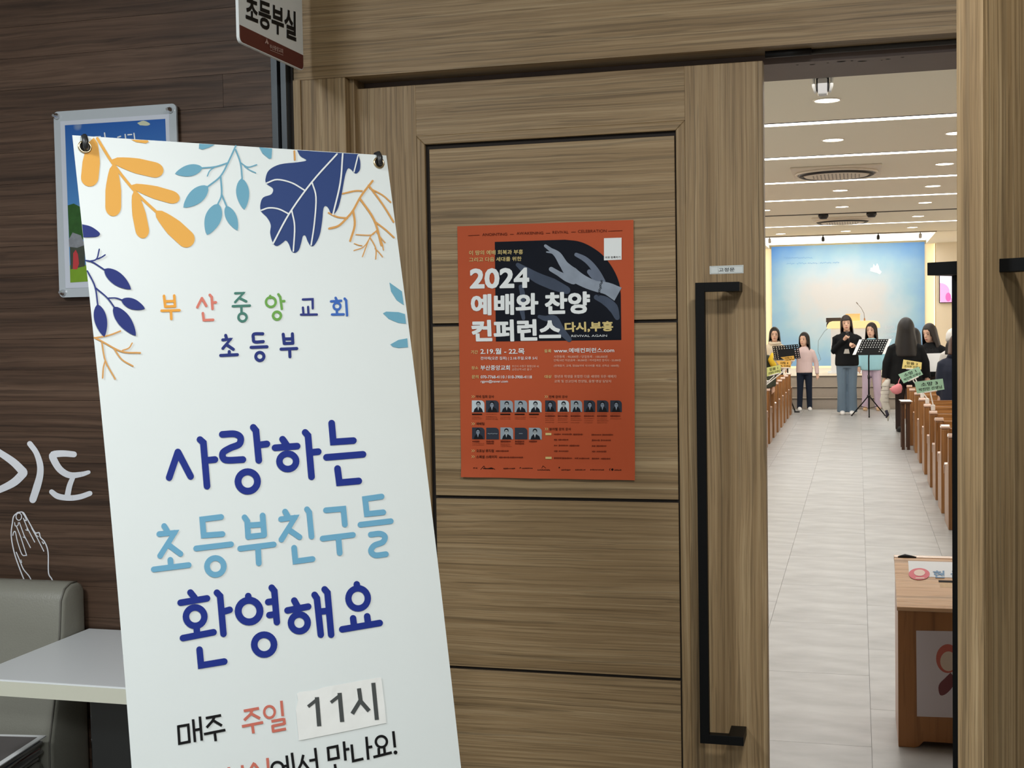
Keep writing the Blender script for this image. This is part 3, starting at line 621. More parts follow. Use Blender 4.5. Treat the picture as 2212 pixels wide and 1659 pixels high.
BK = mat('print_pure_black', srgb(22, 22, 24), 0.5); SAL = mat('print_salmon_text', srgb(206, 116, 100), 0.5); GR = mat('print_dark_grey', srgb(78, 82, 82), 0.5)
word(BL_, BK, [[(150, 500), (222, 488), (231, 610), (158, 624), (150, 492)], [(257, 448), (271, 613)], [(306, 428), (320, 602)], [(262, 528), (312, 518)], [(349, 440), (460, 419)], [(412, 430), (398, 460), (355, 508)], [(392, 450), (466, 494)], [(336, 556), (491, 525)], [(414, 545), (421, 606)],
    [(934, 710), (955, 900)], [(972, 690), (998, 900)], [(900, 790), (940, 784)], [(1055, 705), (1040, 770), (1000, 850)], [(1050, 750), (1110, 830)], [(1140, 655), (1165, 880)], [(1098, 748), (1150, 738)],
    [(1232, 656), (1300, 642), (1310, 726), (1240, 740), (1232, 648)], [(1348, 608), (1360, 746)], [(1355, 668), (1388, 662)], [(1283, 772), (1294, 850), (1400, 828)],
    [(1404, 630), (1416, 750), (1490, 733)], [(1511, 574), (1525, 740)], [(1520, 652), (1554, 645)], [(1600, 655), (1603, 712)], [(1640, 648), (1645, 700)], [(1562, 722), (1696, 688)], [(1706, 534), (1718, 652)]], 19, rings=[(1620, 610, 40, 18), (868, 800, 42, 19), (1722, 688, 7, 14)], rnd=False)
for o_ in (0,): pass
word(BL_, SAL, [[(624, 388), (734, 368)], [(686, 380), (672, 412), (627, 455)], [(668, 402), (742, 442)], [(611, 500), (764, 470)], [(686, 488), (694, 550)], [(896, 314), (906, 425)], [(824, 463), (914, 446)], [(914, 440), (920, 485)], [(920, 479), (832, 497)], [(832, 490), (838, 540)], [(830, 536), (930, 517)],
    [(795, 728), (806, 860)], [(700, 762), (655, 840)], [(700, 770), (745, 830)], [(515, 795), (522, 878)], [(612, 780), (620, 862)], [(518, 838), (616, 822)], [(518, 872), (622, 855)], [(485, 918), (650, 886)], [(568, 904), (573, 962)],
    [(695, 888), (808, 866)], [(805, 860), (809, 902)], [(812, 898), (700, 921)], [(705, 915), (710, 958)], [(704, 951), (818, 928)],
    [(460, 815), (372, 832)], [(376, 826), (383, 900)], [(378, 893), (470, 877)], [(350, 928), (500, 900)], [(265, 845), (272, 866)], [(225, 878), (315, 860)], [(272, 868), (232, 922)], [(264, 886), (315, 918)], [(276, 925), (279, 955)], [(215, 968), (340, 943)]], 20, rings=[(810, 395, 38, 18, 42), (430, 966, 32, 19)], rnd=False)
# taped correction label 11시
k = ink(BL_, 0.0012); k.poly([(1008, 262), (1030, 250), (1150, 236), (1198, 217), (1618, 142), (1640, 320), (1655, 475), (1340, 540), (1022, 603), (1006, 440), (1000, 380), (1016, 310)])
lab = k.make('taped_label', mat('label_paper', srgb(240, 243, 241), 0.5, bump=0.25, nscale=18), sheet, inv)
k = Ink(PB, BL_, 0.0018)
for p, w_ in (([(1088, 357), (1156, 302)], 24), ([(1152, 288), (1169, 498)], 31), ([(1253, 326), (1322, 272)], 24), ([(1316, 257), (1335, 467)], 31), ([(1456, 224), (1468, 310), (1408, 408)], 30), ([(1464, 312), (1530, 388)], 30), ([(1560, 184), (1586, 452)], 30)): k.stroke(p, w_, False, False)
k.make('lettering', GR, lab); lab.children[0].matrix_parent_inverse = inv
for (x, y, n_) in ((1100, 455, 6), (1180, 450, 5)): pass
# grommets, hooks and the stand behind
EYE = mat('grommet_metal', srgb(196, 176, 140), 0.25, 1.0)
grey_rod = mat('stand_rod', srgb(90, 92, 94), 0.4, 0.3)
for (px, py) in ((183, 318), (818, 352)):
    c_ = PB.at(px, py)
    ringp = [inv @ (c_ + (UB * math.cos(a) + VB * math.sin(a)) * 0.0098 + NB * 0.0012) for a in [2 * PI * q / 20 for q in range(20)]]
    bm = bmesh.new(); tube(bm, ringp, 0.0022, 8, closed=True); fin(bm); gm = obj('grommet', bm, EYE, sheet, True)
    bm = bmesh.new(); vs = [bm.verts.new(inv @ (c_ + (UB * math.cos(a) + VB * math.sin(a)) * 0.0088 + NB * 0.0009)) for a in [2 * PI * q / 16 for q in range(16)]]; bm.faces.new(vs); fin(bm)
    obj('eyelet_hole', bm, BLACKP, gm)
    # hook coming over the top edge into the eyelet
    s_ = -1 if px < 500 else 1
    hp = [c_ - VB * 0.006 + NB * 0.001, c_ - VB * 0.001 + NB * 0.007, c_ + VB * 0.009 + NB * 0.008, c_ + VB * 0.018 + NB * 0.004, c_ + VB * 0.020 - NB * 0.006, c_ + VB * 0.010 - NB * 0.018, c_ - VB * 0.02 - NB * 0.03]
    bm = bmesh.new(); tube(bm, [inv @ p for p in hp], [0.0035, 0.005, 0.0055, 0.005, 0.005, 0.005, 0.004], 8); fin(bm); obj('hook', bm, mat('black_rubber', srgb(36, 38, 40), 0.35), root, True)
hub = bpt(0.3, 1.05, -0.10)
for (u_, v_) in ((0.03, 0.03), (0.57, 0.04), (0.03, HB - 0.03), (0.57, HB - 0.03)):
    bm = bmesh.new(); tube(bm, [inv @ hub, inv @ bpt(u_, v_, -0.03)], 0.005, 8); fin(bm); obj('rod', bm, grey_rod, root, True)
bm = bmesh.new(); hb_ = inv @ hub; box(bm, hb_.x - 0.03, hb_.x + 0.03, hb_.y - 0.02, hb_.y + 0.02, hb_.z - 0.04, hb_.z + 0.04); fin(bm); obj('hub', bm, BLACKP, root)
ft = hub - BB * 0.55; ft.z = 0.005
for (a_, b_) in ((hub, ft), (bpt(0.03, HB - 0.03, -0.03), None), (bpt(0.57, HB - 0.03, -0.03), None)):
    b_ = b_ or Vector((a_.x, a_.y, 0.0))
    bm = bmesh.new(); tube(bm, [inv @ a_, inv @ b_], 0.006, 8); fin(bm); obj('leg', bm, grey_rod, root, True)

# ------------------------------------------------------------------ hanging room sign 초등부실
XS = -1.325
PS = Plane((XS, 0, 0), (1, 0, 0)); S7 = crop(0, 0, 2.513)
sg = thing('hanging_sign', 'white and maroon room name sign projecting from the wall over the door corner', 'sign', (XS, 2.97, 2.3))
isg = Matrix.Translation(-Vector(sg.location))
q_ = [PS.at(*S7(*p)) for p in ((1648, 376), (1300, 238))]      # bottom right, bottom left
zb_ = (q_[0].z + q_[1].z) / 2; ya_, yb_ = min(q_[1].y, q_[0].y), max(q_[0].y, q_[1].y)
zt_ = PS.at(*S7(1290, -10)).z; zt_ = zb_ + 0.285
zm_ = PS.at(*S7(1302, 135)).z
def rr(y0, y1, z0, z1, r, n=5, corners=(1, 1, 1, 1)):
    pts = []
    for (cy_, cz_, a0, on) in ((y1 - r, z0 + r, -PI / 2, corners[0]), (y1 - r, z1 - r, 0, corners[1]), (y0 + r, z1 - r, PI / 2, corners[2]), (y0 + r, z0 + r, PI, corners[3])):
        if on: pts += [(cy_ + r * math.cos(a0 + PI / 2 * k / n), cz_ + r * math.sin(a0 + PI / 2 * k / n)) for k in range(n + 1)]
        else: pts += [(cy_ + r * (1 if math.cos(a0 + PI / 4) > 0 else -1), cz_ + r * (1 if math.sin(a0 + PI / 4) > 0 else -1))]
    return pts
def slab(pts, xa, xb):
    bm = bmesh.new(); a = [bm.verts.new((xa, p[0], p[1])) for p in pts]; b = [bm.verts.new((xb, p[0], p[1])) for p in pts]; n = len(pts)
    bm.faces.new(a); bm.faces.new(b[::-1])
    for k in range(n): bm.faces.new((a[k], b[k], b[(k + 1) % n], a[(k + 1) % n]))
    for v in bm.verts: v.co = isg @ v.co
    return fin(bm)
obj('panel', slab(rr(ya_, yb_, zb_, zt_, 0.014), XS - 0.007, XS), PW, sg)
obj('maroon_band', slab(rr(ya_ + 0.002, yb_ - 0.002, zb_ + 0.002, zm_, 0.013, corners=(1, 0, 0, 1)), XS - 0.006, XS + 0.0008), mat('sign_maroon', srgb(96, 36, 32), 0.4), sg)
k = Ink(PS, S7, 0.0012); k.text('초등부실', ((1332, -35), (1605, 65), (1606, 228), (1332, 118)), 0.03); k.make('lettering', BK, sg, isg)
k = Ink(PS, S7, 0.002); k.text('부산중앙교회', ((1460, 238), (1532, 266), (1532, 292), (1460, 264)), 0.02); k.stroke([(1438, 232), (1444, 222), (1450, 236)], 8); k.stroke([(1444, 212), (1444, 225)], 4); k.stroke([(1462, 272), (1532, 300)], 2.5, rnd=False)
k.make('church_name', mat('print_pale', srgb(190, 160, 152), 0.5), sg, isg)
boxs = bx(XS - 0.012, XS + 0.004, yb_ - 0.05, 3.0, zt_ - 0.005, zt_ + 0.02)
for v in boxs.verts: v.co = isg @ v.co
obj('bracket', boxs, MATS['sign_maroon'], sg)
bm = bmesh.new(); tube(bm, [isg @ Vector((XS + 0.002, yb_ - 0.03 + 0.008 * math.cos(a), zt_ - 0.008 + 0.014 * math.sin(a))) for a in [2 * PI * q / 12 for q in range(12)]], 0.0018, 6, closed=True); fin(bm); obj('ring', bm, CHROME, sg, True)

# ------------------------------------------------------------------ framed picture on the plank wall
PF = Plane((0, 2.955, 0), (0, -1, 0)); F7 = crop(0, 0, 2.513)
tl = PF.at(*F7(290, 606)); trr = PF.at(*F7(955, 562)); bl = PF.at(*F7(325, 1615))
x0, x1, z1, z0 = tl.x, trr.x, (tl.z + trr.z) / 2, bl.z
fr = thing('picture_frame', 'acrylic wall frame with a countryside picture behind the banner corner', 'picture frame', ((x0 + x1) / 2, YW, z0)); ifr = Matrix.Translation(-Vector(fr.location))
def slabY(pts, ya, yb):
    bm = bmesh.new(); a = [bm.verts.new((p[0], ya, p[1])) for p in pts]; b = [bm.verts.new((p[0], yb, p[1])) for p in pts]; n = len(pts)
    bm.faces.new(a); bm.faces.new(b[::-1])
    for k in range(n): bm.faces.new((a[k], b[k], b[(k + 1) % n], a[(k + 1) % n]))
    for v in bm.verts: v.co = ifr @ v.co
    return fin(bm)
obj('acrylic_panel', slabY(rr(x0, x1, z0, z1, 0.012), 2.955, 2.962), mat('acrylic', srgb(188, 196, 202), 0.15, coat=0.6), fr)
m_ = 0.020
obj('mount', slabY([(x0 + m_, z0 + m_ * 1.2), (x1 - m_, z0 + m_ * 1.2), (x1 - m_, z1 - m_ * 1.3), (x0 + m_, z1 - m_ * 1.3)], 2.9540, 2.955), mat('mount_white', srgb(206, 212, 224), 0.3), fr)
def sky_mat():
    m = bpy.data.materials.new('picture_sky'); m.use_nodes = True; nt = m.node_tree; b = nt.nodes['Principled BSDF']; b.inputs['Roughness'].default_value = 0.3
    tc = nt.nodes.new('ShaderNodeTexCoord'); sp = nt.nodes.new('ShaderNodeSeparateXYZ'); nt.links.new(tc.outputs['Object'], sp.inputs[0])
    n = nt.nodes.new('ShaderNodeTexNoise'); n.inputs['Scale'].default_value = 7; nt.links.new(tc.outputs['Object'], n.inputs['Vector'])
    cr = nt.nodes.new('ShaderNodeValToRGB'); cr.color_ramp.elements[0].position = 0.15; cr.color_ramp.elements[0].color = (*srgb(88, 150, 206), 1); cr.color_ramp.elements[1].position = 0.45; cr.color_ramp.elements[1].color = (*srgb(34, 92, 172), 1)
    nt.links.new(sp.outputs['Z'], cr.inputs[0]); c2 = nt.nodes.new('ShaderNodeValToRGB'); c2.color_ramp.elements[0].position = 0.62; c2.color_ramp.elements[1].position = 0.72
    nt.links.new(n.outputs['Fac'], c2.inputs[0]); mx = nt.nodes.new('ShaderNodeMix'); mx.data_type = 'RGBA'; nt.links.new(c2.outputs[0], mx.inputs[0]); nt.links.new(cr.outputs[0], mx.inputs[6]); mx.inputs[7].default_value = (*srgb(196, 206, 196), 1)
    nt.links.new(mx.outputs[2], b.inputs['Base Color']); return m
P2 = Plane((0, 2.9538, 0), (0, -1, 0)); 
k = Ink(P2, F7, 0); k.poly([(352, 680), (897, 645), (930, 1500), (382, 1534)]); pic = k.make('picture', sky_mat(), fr, ifr)
def onpic(name, m, pts, off, curve=False):
    k = Ink(P2, F7, off); k.poly(smoothcurve(pts, 3) if curve else pts); o = k.make(name, m, pic); o.matrix_parent_inverse = ifr; return o
onpic('hill_print', mat('print_hill', srgb(52, 92, 44), 0.4, noise=0.4, nscale=60), [(368, 1115), (400, 1105), (440, 1125), (500, 1130), (600, 1100), (918, 1090), (920, 1300), (376, 1300)], 0.0003)
onpic('grass_print', mat('print_grass', srgb(122, 160, 48), 0.4, noise=0.1, nscale=60), [(380, 1440), (925, 1430), (930, 1500), (382, 1534)], 0.0004)
onpic('hut_print', mat('print_hut', srgb(70, 76, 66), 0.4, noise=0.3, nscale=90), [(380, 1340), (460, 1330), (462, 1445), (384, 1462)], 0.0005)
onpic('thatch_print', mat('print_thatch', srgb(136, 140, 146), 0.4, noise=0.3, nscale=90), [(374, 1300), (395, 1262), (440, 1278), (462, 1330), (420, 1345), (376, 1340)], 0.0006)
onpic('cloud_print', mat('print_cloud', srgb(200, 206, 178), 0.4), [(745, 668), (780, 655), (815, 672), (800, 682), (760, 680)], 0.0003, True)
onpic('red_figure_print', mat('print_red', srgb(190, 66, 70), 0.4), [(398, 1375), (412, 1356), (424, 1380), (430, 1430), (420, 1462), (396, 1462)], 0.0007)
k = Ink(P2, F7, 0.0005)
for p in ([(515, 744), (545, 742)], [(568, 722), (572, 752)], [(640, 745), (655, 740)], [(680, 730), (683, 755)], [(695, 732), (715, 730)], [(728, 724), (732, 755)]): k.stroke(p, 7)
o = k.make('lettering', PW, pic); o.matrix_parent_inverse = ifr
for (px, py) in ((310, 632), (925, 598), (345, 1588), (958, 1560)):
    c_ = ifr @ PF.at(*F7(px, py)); bm = bmesh.new(); tube(bm, [c_ + Vector((0, 0.018, 0)), c_ + Vector((0, -0.004, 0)), c_ + Vector((0, -0.006, 0)), c_ + Vector((0, -0.018, 0))], [0.0082, 0.0082, 0.0078, 0.0035], 16); fin(bm); obj('standoff_screw', bm, CHROME, fr, False)
# ------------------------------------------------------------------ wall lettering 기도 and praying hands
PWALL = Plane((0, YW - 0.0008, 0), (0, -1, 0)); G = crop(0, 900, 2.1857)
k = Ink(PWALL, G, 0.001)
tp(k, [(-60, 130), (0, 170), (65, 215), (112, 262)], [26, 30, 36, 40]); tp(k, [(-60, 368), (10, 340), (70, 308), (112, 266)], [26, 32, 38, 40])
wl1 = k.make('wall_lettering', mat('vinyl_white', srgb(240, 243, 250), 0.5), None); tag(wl1, 'white cut-out angle stroke of the wall lettering at the left edge', 'lettering', 'white brush letters on the plank wall')
k = Ink(PWALL, G, 0.001); tp(k, [(142, 128), (172, 170), (190, 225), (190, 275), (176, 330), (156, 392)], [26, 26, 30, 32, 36, 34])
o = k.make('wall_lettering', MATS['vinyl_white'], None); tag(o, 'white cut-out vertical stroke of the wall lettering', 'lettering', 'white brush letters on the plank wall')
k = Ink(PWALL, G, 0.001); tp(k, [(350, 178), (300, 174), (252, 180), (256, 205), (285, 250), (330, 276), (385, 272), (420, 262)], [28, 30, 34, 34, 32, 30, 24, 18]); tp(k, [(348, 280), (330, 325), (320, 372)], [22, 26, 28]); tp(k, [(245, 355), (275, 376), (330, 384), (380, 378), (426, 362)], [24, 28, 26, 26, 24])
o = k.make('wall_lettering', MATS['vinyl_white'], None); tag(o, 'white cut-out syllable beside the banner edge on the plank wall', 'lettering', 'white brush letters on the plank wall')
k = Ink(PWALL, G, 0.001)
for p, w_ in (([(85, 452), (66, 470), (60, 500), (54, 560), (68, 640), (95, 720), (124, 792)], 5.5), ([(62, 560), (66, 545), (74, 545), (84, 590), (105, 650), (125, 655)], 4.5), ([(78, 640), (95, 680), (112, 720), (140, 755), (157, 793)], 5), ([(85, 452), (110, 452), (128, 480), (150, 520), (168, 548), (186, 548), (192, 570), (212, 592), (228, 640), (230, 735), (245, 765), (262, 800)], 5.5),
    ([(80, 520), (100, 570), (127, 655)], 4.5), ([(93, 500), (115, 560), (145, 618)], 4.5), ([(112, 480), (130, 525), (165, 592)], 4.5), ([(150, 525), (178, 575), (208, 635)], 4.5), ([(70, 500), (74, 516), (86, 512), (88, 500)], 4), ([(108, 455), (118, 470), (126, 490), (118, 488)], 4), ([(110, 568), (118, 572), (114, 560)], 3.5), ([(94, 684), (104, 688), (100, 676)], 3.5), ([(122, 534), (132, 538), (128, 528)], 3.5), ([(168, 548), (172, 560), (182, 566)], 4), ([(212, 592), (206, 600), (200, 590)], 4)): k.stroke(p, w_, len(p) > 3)
k.ring(90, 472, 13, 4.5, 17)
o = k.make('praying_hands_decal', MATS['vinyl_white'], None); tag(o, 'white line decal of praying hands above the grey sofa', 'wall decal')

# ------------------------------------------------------------------ sofa, table, magazines
LEA = mat('grey_leather', srgb(146, 145, 134), 0.38, spec=0.45, bump=0.12, nscale=220, noise=0.04)
sofa = thing('sofa', 'grey leather sofa against the dark plank wall', 'sofa', (-2.856, 2.6, 0))
def prism_x(bm, prof, xa, xb):
    a = [bm.verts.new((xa, p[0], p[1])) for p in prof]; b = [bm.verts.new((xb, p[0], p[1])) for p in prof]; n = len(prof)
    bm.faces.new(a); bm.faces.new(b[::-1])
    for k in range(n): bm.faces.new((a[k], b[k], b[(k + 1) % n], a[(k + 1) % n]))
    return fin(bm)
prof = [(0.362, 0.03), (0.362, 0.825), (0.354, 0.842), (0.335, 0.852), (0.305, 0.853), (0.280, 0.843), (0.262, 0.815), (0.254, 0.74), (0.230, 0.60), (0.195, 0.46), (0.19, 0.03)]
obj('backrest', prism_x(bmesh.new(), prof, -1.1, 0.865), LEA, sofa, True, bevel=0.012)
pr2 = [(p[0] * 1.0 - (0.006 if p[0] < 0.3 else 0), p[1] + 0.004 if p[1] > 0.7 else p[1]) for p in prof]
pipe = [Vector((0.858, p[0] - 0.001, p[1])) for p in prof[3:]]
bm = bmesh.new(); tube(bm, pipe, 0.0024, 8); fin(bm); obj('piping', bm, mat('leather_piping', srgb(118, 116, 108), 0.4), sofa, True)
o = boxobj('seat_cushion', -1.1, 0.86, -0.35, 0.186, 0.25, 0.43, LEA, sofa, bevel=0.03); boxobj('seat_base', -1.1, 0.86, -0.33, 0.186, 0.06, 0.249, LEA, sofa, bevel=0.01)
for x in (-1.0, 0.8):
    for y in (-0.3, 0.3): boxobj('foot', x - 0.02, x + 0.02, y - 0.02, y + 0.02, 0, 0.06, BLACKP, sofa)
for p in sofa.children:
    if p.name.startswith('backrest'): 
        pass
tb = thing('table', 'white laminate table with thick pale edge beside the sofa', 'table', (-1.62, 2.72, 0))
tp_ = boxobj('tabletop', -0.367, 0.42, -0.245, 0.245, 0.682, 0.72, mat('white_laminate', srgb(232, 236, 238), 0.3), tb, bevel=0.003)
eb = boxobj('edge_band', -0.3675, 0.42, -0.2475, -0.2455, 0.683, 0.7165, mat('edge_band_cream', srgb(226, 226, 208), 0.4), tb)
boxobj('pedestal', -0.10, 0.14, -0.16, 0.16, 0.02, 0.682, mat('pedestal_black', srgb(20, 23, 24), 0.12, coat=0.8), tb, bevel=0.004)
boxobj('foot_plate', -0.25, 0.30, -0.22, 0.22, 0.0, 0.02, BLACKP, tb, bevel=0.003)
boxobj('under_frame', -0.30, -0.12, -0.03, 0.03, 0.655, 0.682, BLACKP, tb)
random.seed(4); zz = 0.43
MG = [mat('magazine_cover_%d' % q, srgb(*c_), 0.3, noise=0.3, nscale=8) for q, c_ in enumerate(((190, 192, 198), (90, 84, 86), (120, 118, 116), (150, 60, 60), (200, 200, 196), (70, 78, 92)))]
for q in range(9):
    th = 0.0065 if q < 8 else 0.004
    dx, dy, rz = random.uniform(-0.022, -0.004), random.uniform(-0.012, 0.0), math.radians(8 + random.uniform(-4, 4)) if q < 8 else math.radians(8)
    o = boxobj('magazine', -0.11, 0.11, -0.148, 0.148, 0, th - 0.0006, mat('page_edges', srgb(150, 148, 142), 0.7) if q < 8 else PAPER, None, bevel=0.001)
    cvr = boxobj('cover', -0.11, 0.11, -0.148, 0.148, 0, 0.0008, MG[q % 6], None) if q < 8 else boxobj('cover', -0.095, 0.095, -0.13, 0.13, 0, 0.0004, MG[1], None)
    cvr.parent = o; cvr.location = (0, 0, (th - 0.0006) / 2 + 0.0004)
    o.location = (-2.079 + dx * (q < 8), 2.612 + dy * (q < 8), zz + th / 2); o.rotation_euler = (0, 0, rz); zz += th + 0.0006
    tag(o, 'top magazine of the stack on the grey sofa seat' if q == 8 else '%s magazine from the top of the stack on the sofa seat' % ['ninth', 'eighth', 'seventh', 'sixth', 'fifth', 'fourth', 'third', 'second'][q], 'magazine', 'magazines stacked on the sofa')

# ================================================================== the hall beyond the doorway
HC = 3.1
HW = mat('hall_wall_beige', srgb(222, 210, 188), 0.6)
hf = struct(obj('floor.001', bx(-5.5, 6.2, 3.3, 28.4, -0.08, -0.0035), mat('floor_joint', srgb(120, 120, 118), 0.6)), 'hall floor base')
def tile_mat():
    m = bpy.data.materials.new('hall_vinyl'); m.use_nodes = True; nt = m.node_tree; b = nt.nodes['Principled BSDF']; L = nt.links.new
    tc = nt.nodes.new('ShaderNodeTexCoord'); oi = nt.nodes.new('ShaderNodeObjectInfo'); ad = nt.nodes.new('ShaderNodeVectorMath'); L(tc.outputs['Object'], ad.inputs[0])
    ml = nt.nodes.new('ShaderNodeMath'); ml.operation = 'MULTIPLY'; ml.inputs[1].default_value = 0.0; L(oi.outputs['Random'], ml.inputs[0]); L(ml.outputs[0], ad.inputs[1])
    mp = nt.nodes.new('ShaderNodeMapping'); mp.inputs['Scale'].default_value = (2.0, 4.5, 3); L(ad.outputs[0], mp.inputs[0]); n = nt.nodes.new('ShaderNodeTexNoise'); n.inputs['Scale'].default_value = 1.4; n.inputs['Detail'].default_value = 8; L(mp.outputs[0], n.inputs['Vector'])
    cr = nt.nodes.new('ShaderNodeValToRGB'); cr.color_ramp.elements[0].position = 0.3; cr.color_ramp.elements[0].color = (*srgb(150, 149, 147), 1); cr.color_ramp.elements[1].position = 0.7; cr.color_ramp.elements[1].color = (*srgb(184, 184, 182), 1)
    L(n.outputs['Fac'], cr.inputs[0]); L(cr.outputs[0], b.inputs['Base Color']); b.inputs['Roughness'].default_value = 0.36; b.inputs['Specular IOR Level'].default_value = 0.4
    return m
VIN = tile_mat()
TM = None
random.seed(2)
for ci, cx_ in enumerate([-1.85 + 0.4725 * k for k in range(8)]):
    yy = 3.3 - (0.46 if ci % 2 else 0.0) - 0.1
    while yy < 22.95:
        a, b_ = max(3.3, yy), min(22.98, yy + 0.945)
        if b_ - a > 0.93:
            if TM is None:
                TM = obj('floor_tile', bx(-0.2355, 0.2355, -0.4715, 0.4715, -0.004, 0.0), VIN, hf, loc=(cx_ + 0.236, (a + b_) / 2, 0)); o = TM
            else:
                o = TM.copy(); C.objects.link(o); o.location = (cx_ + 0.236, (a + b_) / 2, 0)
        elif b_ - a > 0.02:
            obj('floor_tile', bx(-0.2355, 0.2355, -(b_ - a) / 2 + 0.001, (b_ - a) / 2 - 0.001, -0.004, 0.0), VIN, hf, loc=(cx_ + 0.236, (a + b_) / 2, 0))
        yy += 0.945
sf = struct(obj('floor.002', bx(-5.5, -1.852, 3.3, 23.0, -0.0034, 0.0), VIN)); sf = struct(obj('floor.003', bx(1.932, 6.2, 3.3, 23.0, -0.0034, 0.0), VIN))
struct(obj('wall_left.001', bx(-5.5, -5.4, 3.3, 28.4, 0, 3.4), HW), 'hall left wall')
struct(obj('wall_right.001', bx(6.1, 6.2, 3.3, 28.4, 0, 3.4), HW), 'hall right wall')
YB = 27.8
struct(obj('wall_back.001', bx(-5.4, -1.95, YB - 0.25, YB - 0.1, 0.5, 3.3), HW), 'hall end wall left of the stage screen')
struct(obj('wall_back.002', bx(1.55, 6.1, YB - 0.25, YB - 0.1, 0.5, 3.3), HW), 'hall end wall right of the stage screen')
wb = struct(obj('wall_back.003', bx(-5.4, 6.1, YB + 0.1, YB + 0.2, 0.5, 3.3), mat('cove_wall', srgb(246, 226, 180), 0.6)), 'recess behind the stage screen')
# ceiling: bands between recessed light slots
CEIL = mat('hall_ceiling_paint', srgb(238, 233, 216), 0.7)
hc = struct(obj('ceiling.001', bx(-5.4, 6.1, 3.3, 28.4, HC + 0.13, HC + 0.2), CEIL), 'hall ceiling with recessed light slots')
ys = [10.56, 12.70, 14.91, 17.04, 21.61]
prev = 3.31
for y in ys + [23.98]:
    struct(obj('ceiling.002', bx(-5.4, 6.1, prev, y - 0.09, HC, HC + 0.12), CEIL), 'plain ceiling band between light slots'); prev = y + 0.09
for xa_, xb_ in ((-5.4, -1.80), (1.36, 6.1)): struct(obj('ceiling.002', bx(xa_, xb_, 24.07, YB + 0.1, HC, HC + 0.12), CEIL), 'plain ceiling beside the stage recess')
LIT = mat('strip_light', (1, 1, 1), 0.5, emit=(1.0, 0.98, 0.95), estr=7.0)
for n_, y in enumerate(ys):
    o = obj('strip_light', bx(-5.3, 6.0, y - 0.035, y + 0.085, HC + 0.002, HC + 0.02), LIT); o.location = (0, 0, 0)
    tag(o, ('nearest recessed white strip light across the hall ceiling, above a dark slot', 'second recessed white strip light in front of the first round ceiling unit', 'third recessed white strip light just behind the large round ceiling unit', 'fourth recessed white strip light from the door', 'farthest recessed white strip light, beyond the dark ceiling groove')[n_], 'ceiling light', 'strip lights recessed in the hall ceiling')
    obj('slot_shade_strip', bx(-5.3, 6.0, y - 0.089, y - 0.036, HC + 0.001, HC + 0.02), DARK, o)  # flush dark strip, paints the shade beside the strip light
obj('groove', bx(-5.3, 6.0, 19.30, 19.42, HC - 0.004, HC + 0.001), DARK, hc)
for x in (-0.48, 0.20):
    bm = bmesh.new(); rings_mesh(bm, [(0, 0, 0, 0.07, 0.07), (0, 0, -0.03, 0.075, 0.075), (0, 0, -0.07, 0.05, 0.05)], 16); fin(bm)
    o = obj('ceiling_speaker', bm, BLACKP, None, True, loc=(x, 19.36, HC - 0.004)); tag(o, 'left small black dome on the dark ceiling groove' if x < 0 else 'right small black dome on the dark ceiling groove', 'sensor', 'black domes on the ceiling groove')
# luminous panel above the stage
cv = obj('cove_light', bx(-1.78, 1.34, 24.10, YB - 0.35, HC + 0.06, HC + 0.075), mat('cove_glow', (1, 1, 1), 0.5, emit=(1.0, 0.97, 0.93), estr=2.6)); tag(cv, 'broad glowing ceiling recess above the stage screen', 'ceiling light')
obj('cove_frame', bx(-1.80, 1.36, 24.02, 24.10, HC - 0.01, HC + 0.1), CEIL, cv)
DL = mat('downlight_glow', (1, 1, 1), 0.5, emit=(1.0, 0.97, 0.88), estr=14.0); RIM = mat('downlight_rim', srgb(235, 228, 214), 0.4)
dls = [(-0.204, 9.52), (-0.20, 11.58), (-0.197, 15.99), (-0.20, 18.25), (-0.195, 23.1), (0.82, 11.56), (0.86, 13.77), (0.863, 15.95), (0.88, 18.11), (0.89, 20.39), (0.90, 22.75), (-1.26, 18.3), (-1.31, 23.2)]
lab_dl = ['large near round downlight behind the white ceiling projector', 'round downlight between the first and second ceiling strips', 'round downlight just past the large round ceiling unit, centre row', 'round downlight in front of the dark ceiling groove, centre row', 'round downlight right before the glowing stage recess, centre row',
    'half-hidden downlight at the open door edge, nearest of the right row', 'downlight level with the large round ceiling unit, right row', 'downlight between third and fourth strips, right row', 'downlight just before the dark groove, right row', 'downlight beyond the dark groove beside the small round unit, right row', 'farthest downlight of the right row', 'downlight touching the closed door edge, left row', 'farthest downlight of the left row']
bm = bmesh.new(); r0 = 0.085
vs = [bm.verts.new((r0 * math.cos(a), r0 * math.sin(a), -0.003)) for a in [2 * PI * k / 24 for k in range(24)]]; bm.faces.new(vs[::-1]); me_lens = bmesh_done = bm
lens0 = obj('lens', bm, DL); bm = bmesh.new(); tube(bm, [(0.094 * math.cos(a), 0.094 * math.sin(a), 0) for a in [2 * PI * k / 24 for k in range(24)]], 0.009, 6, closed=True); fin(bm); rim0 = obj('rim', bm, RIM, None, True)
for n_, (x, y) in enumerate(dls):
    t = thing('downlight', lab_dl[n_], 'ceiling light', (x, y, HC - 0.001), 0, 'round downlights in the hall ceiling')
    for src in (lens0, rim0):
        c_ = src if n_ == 0 else src.copy()
        if n_: C.objects.link(c_)
        c_.parent = t
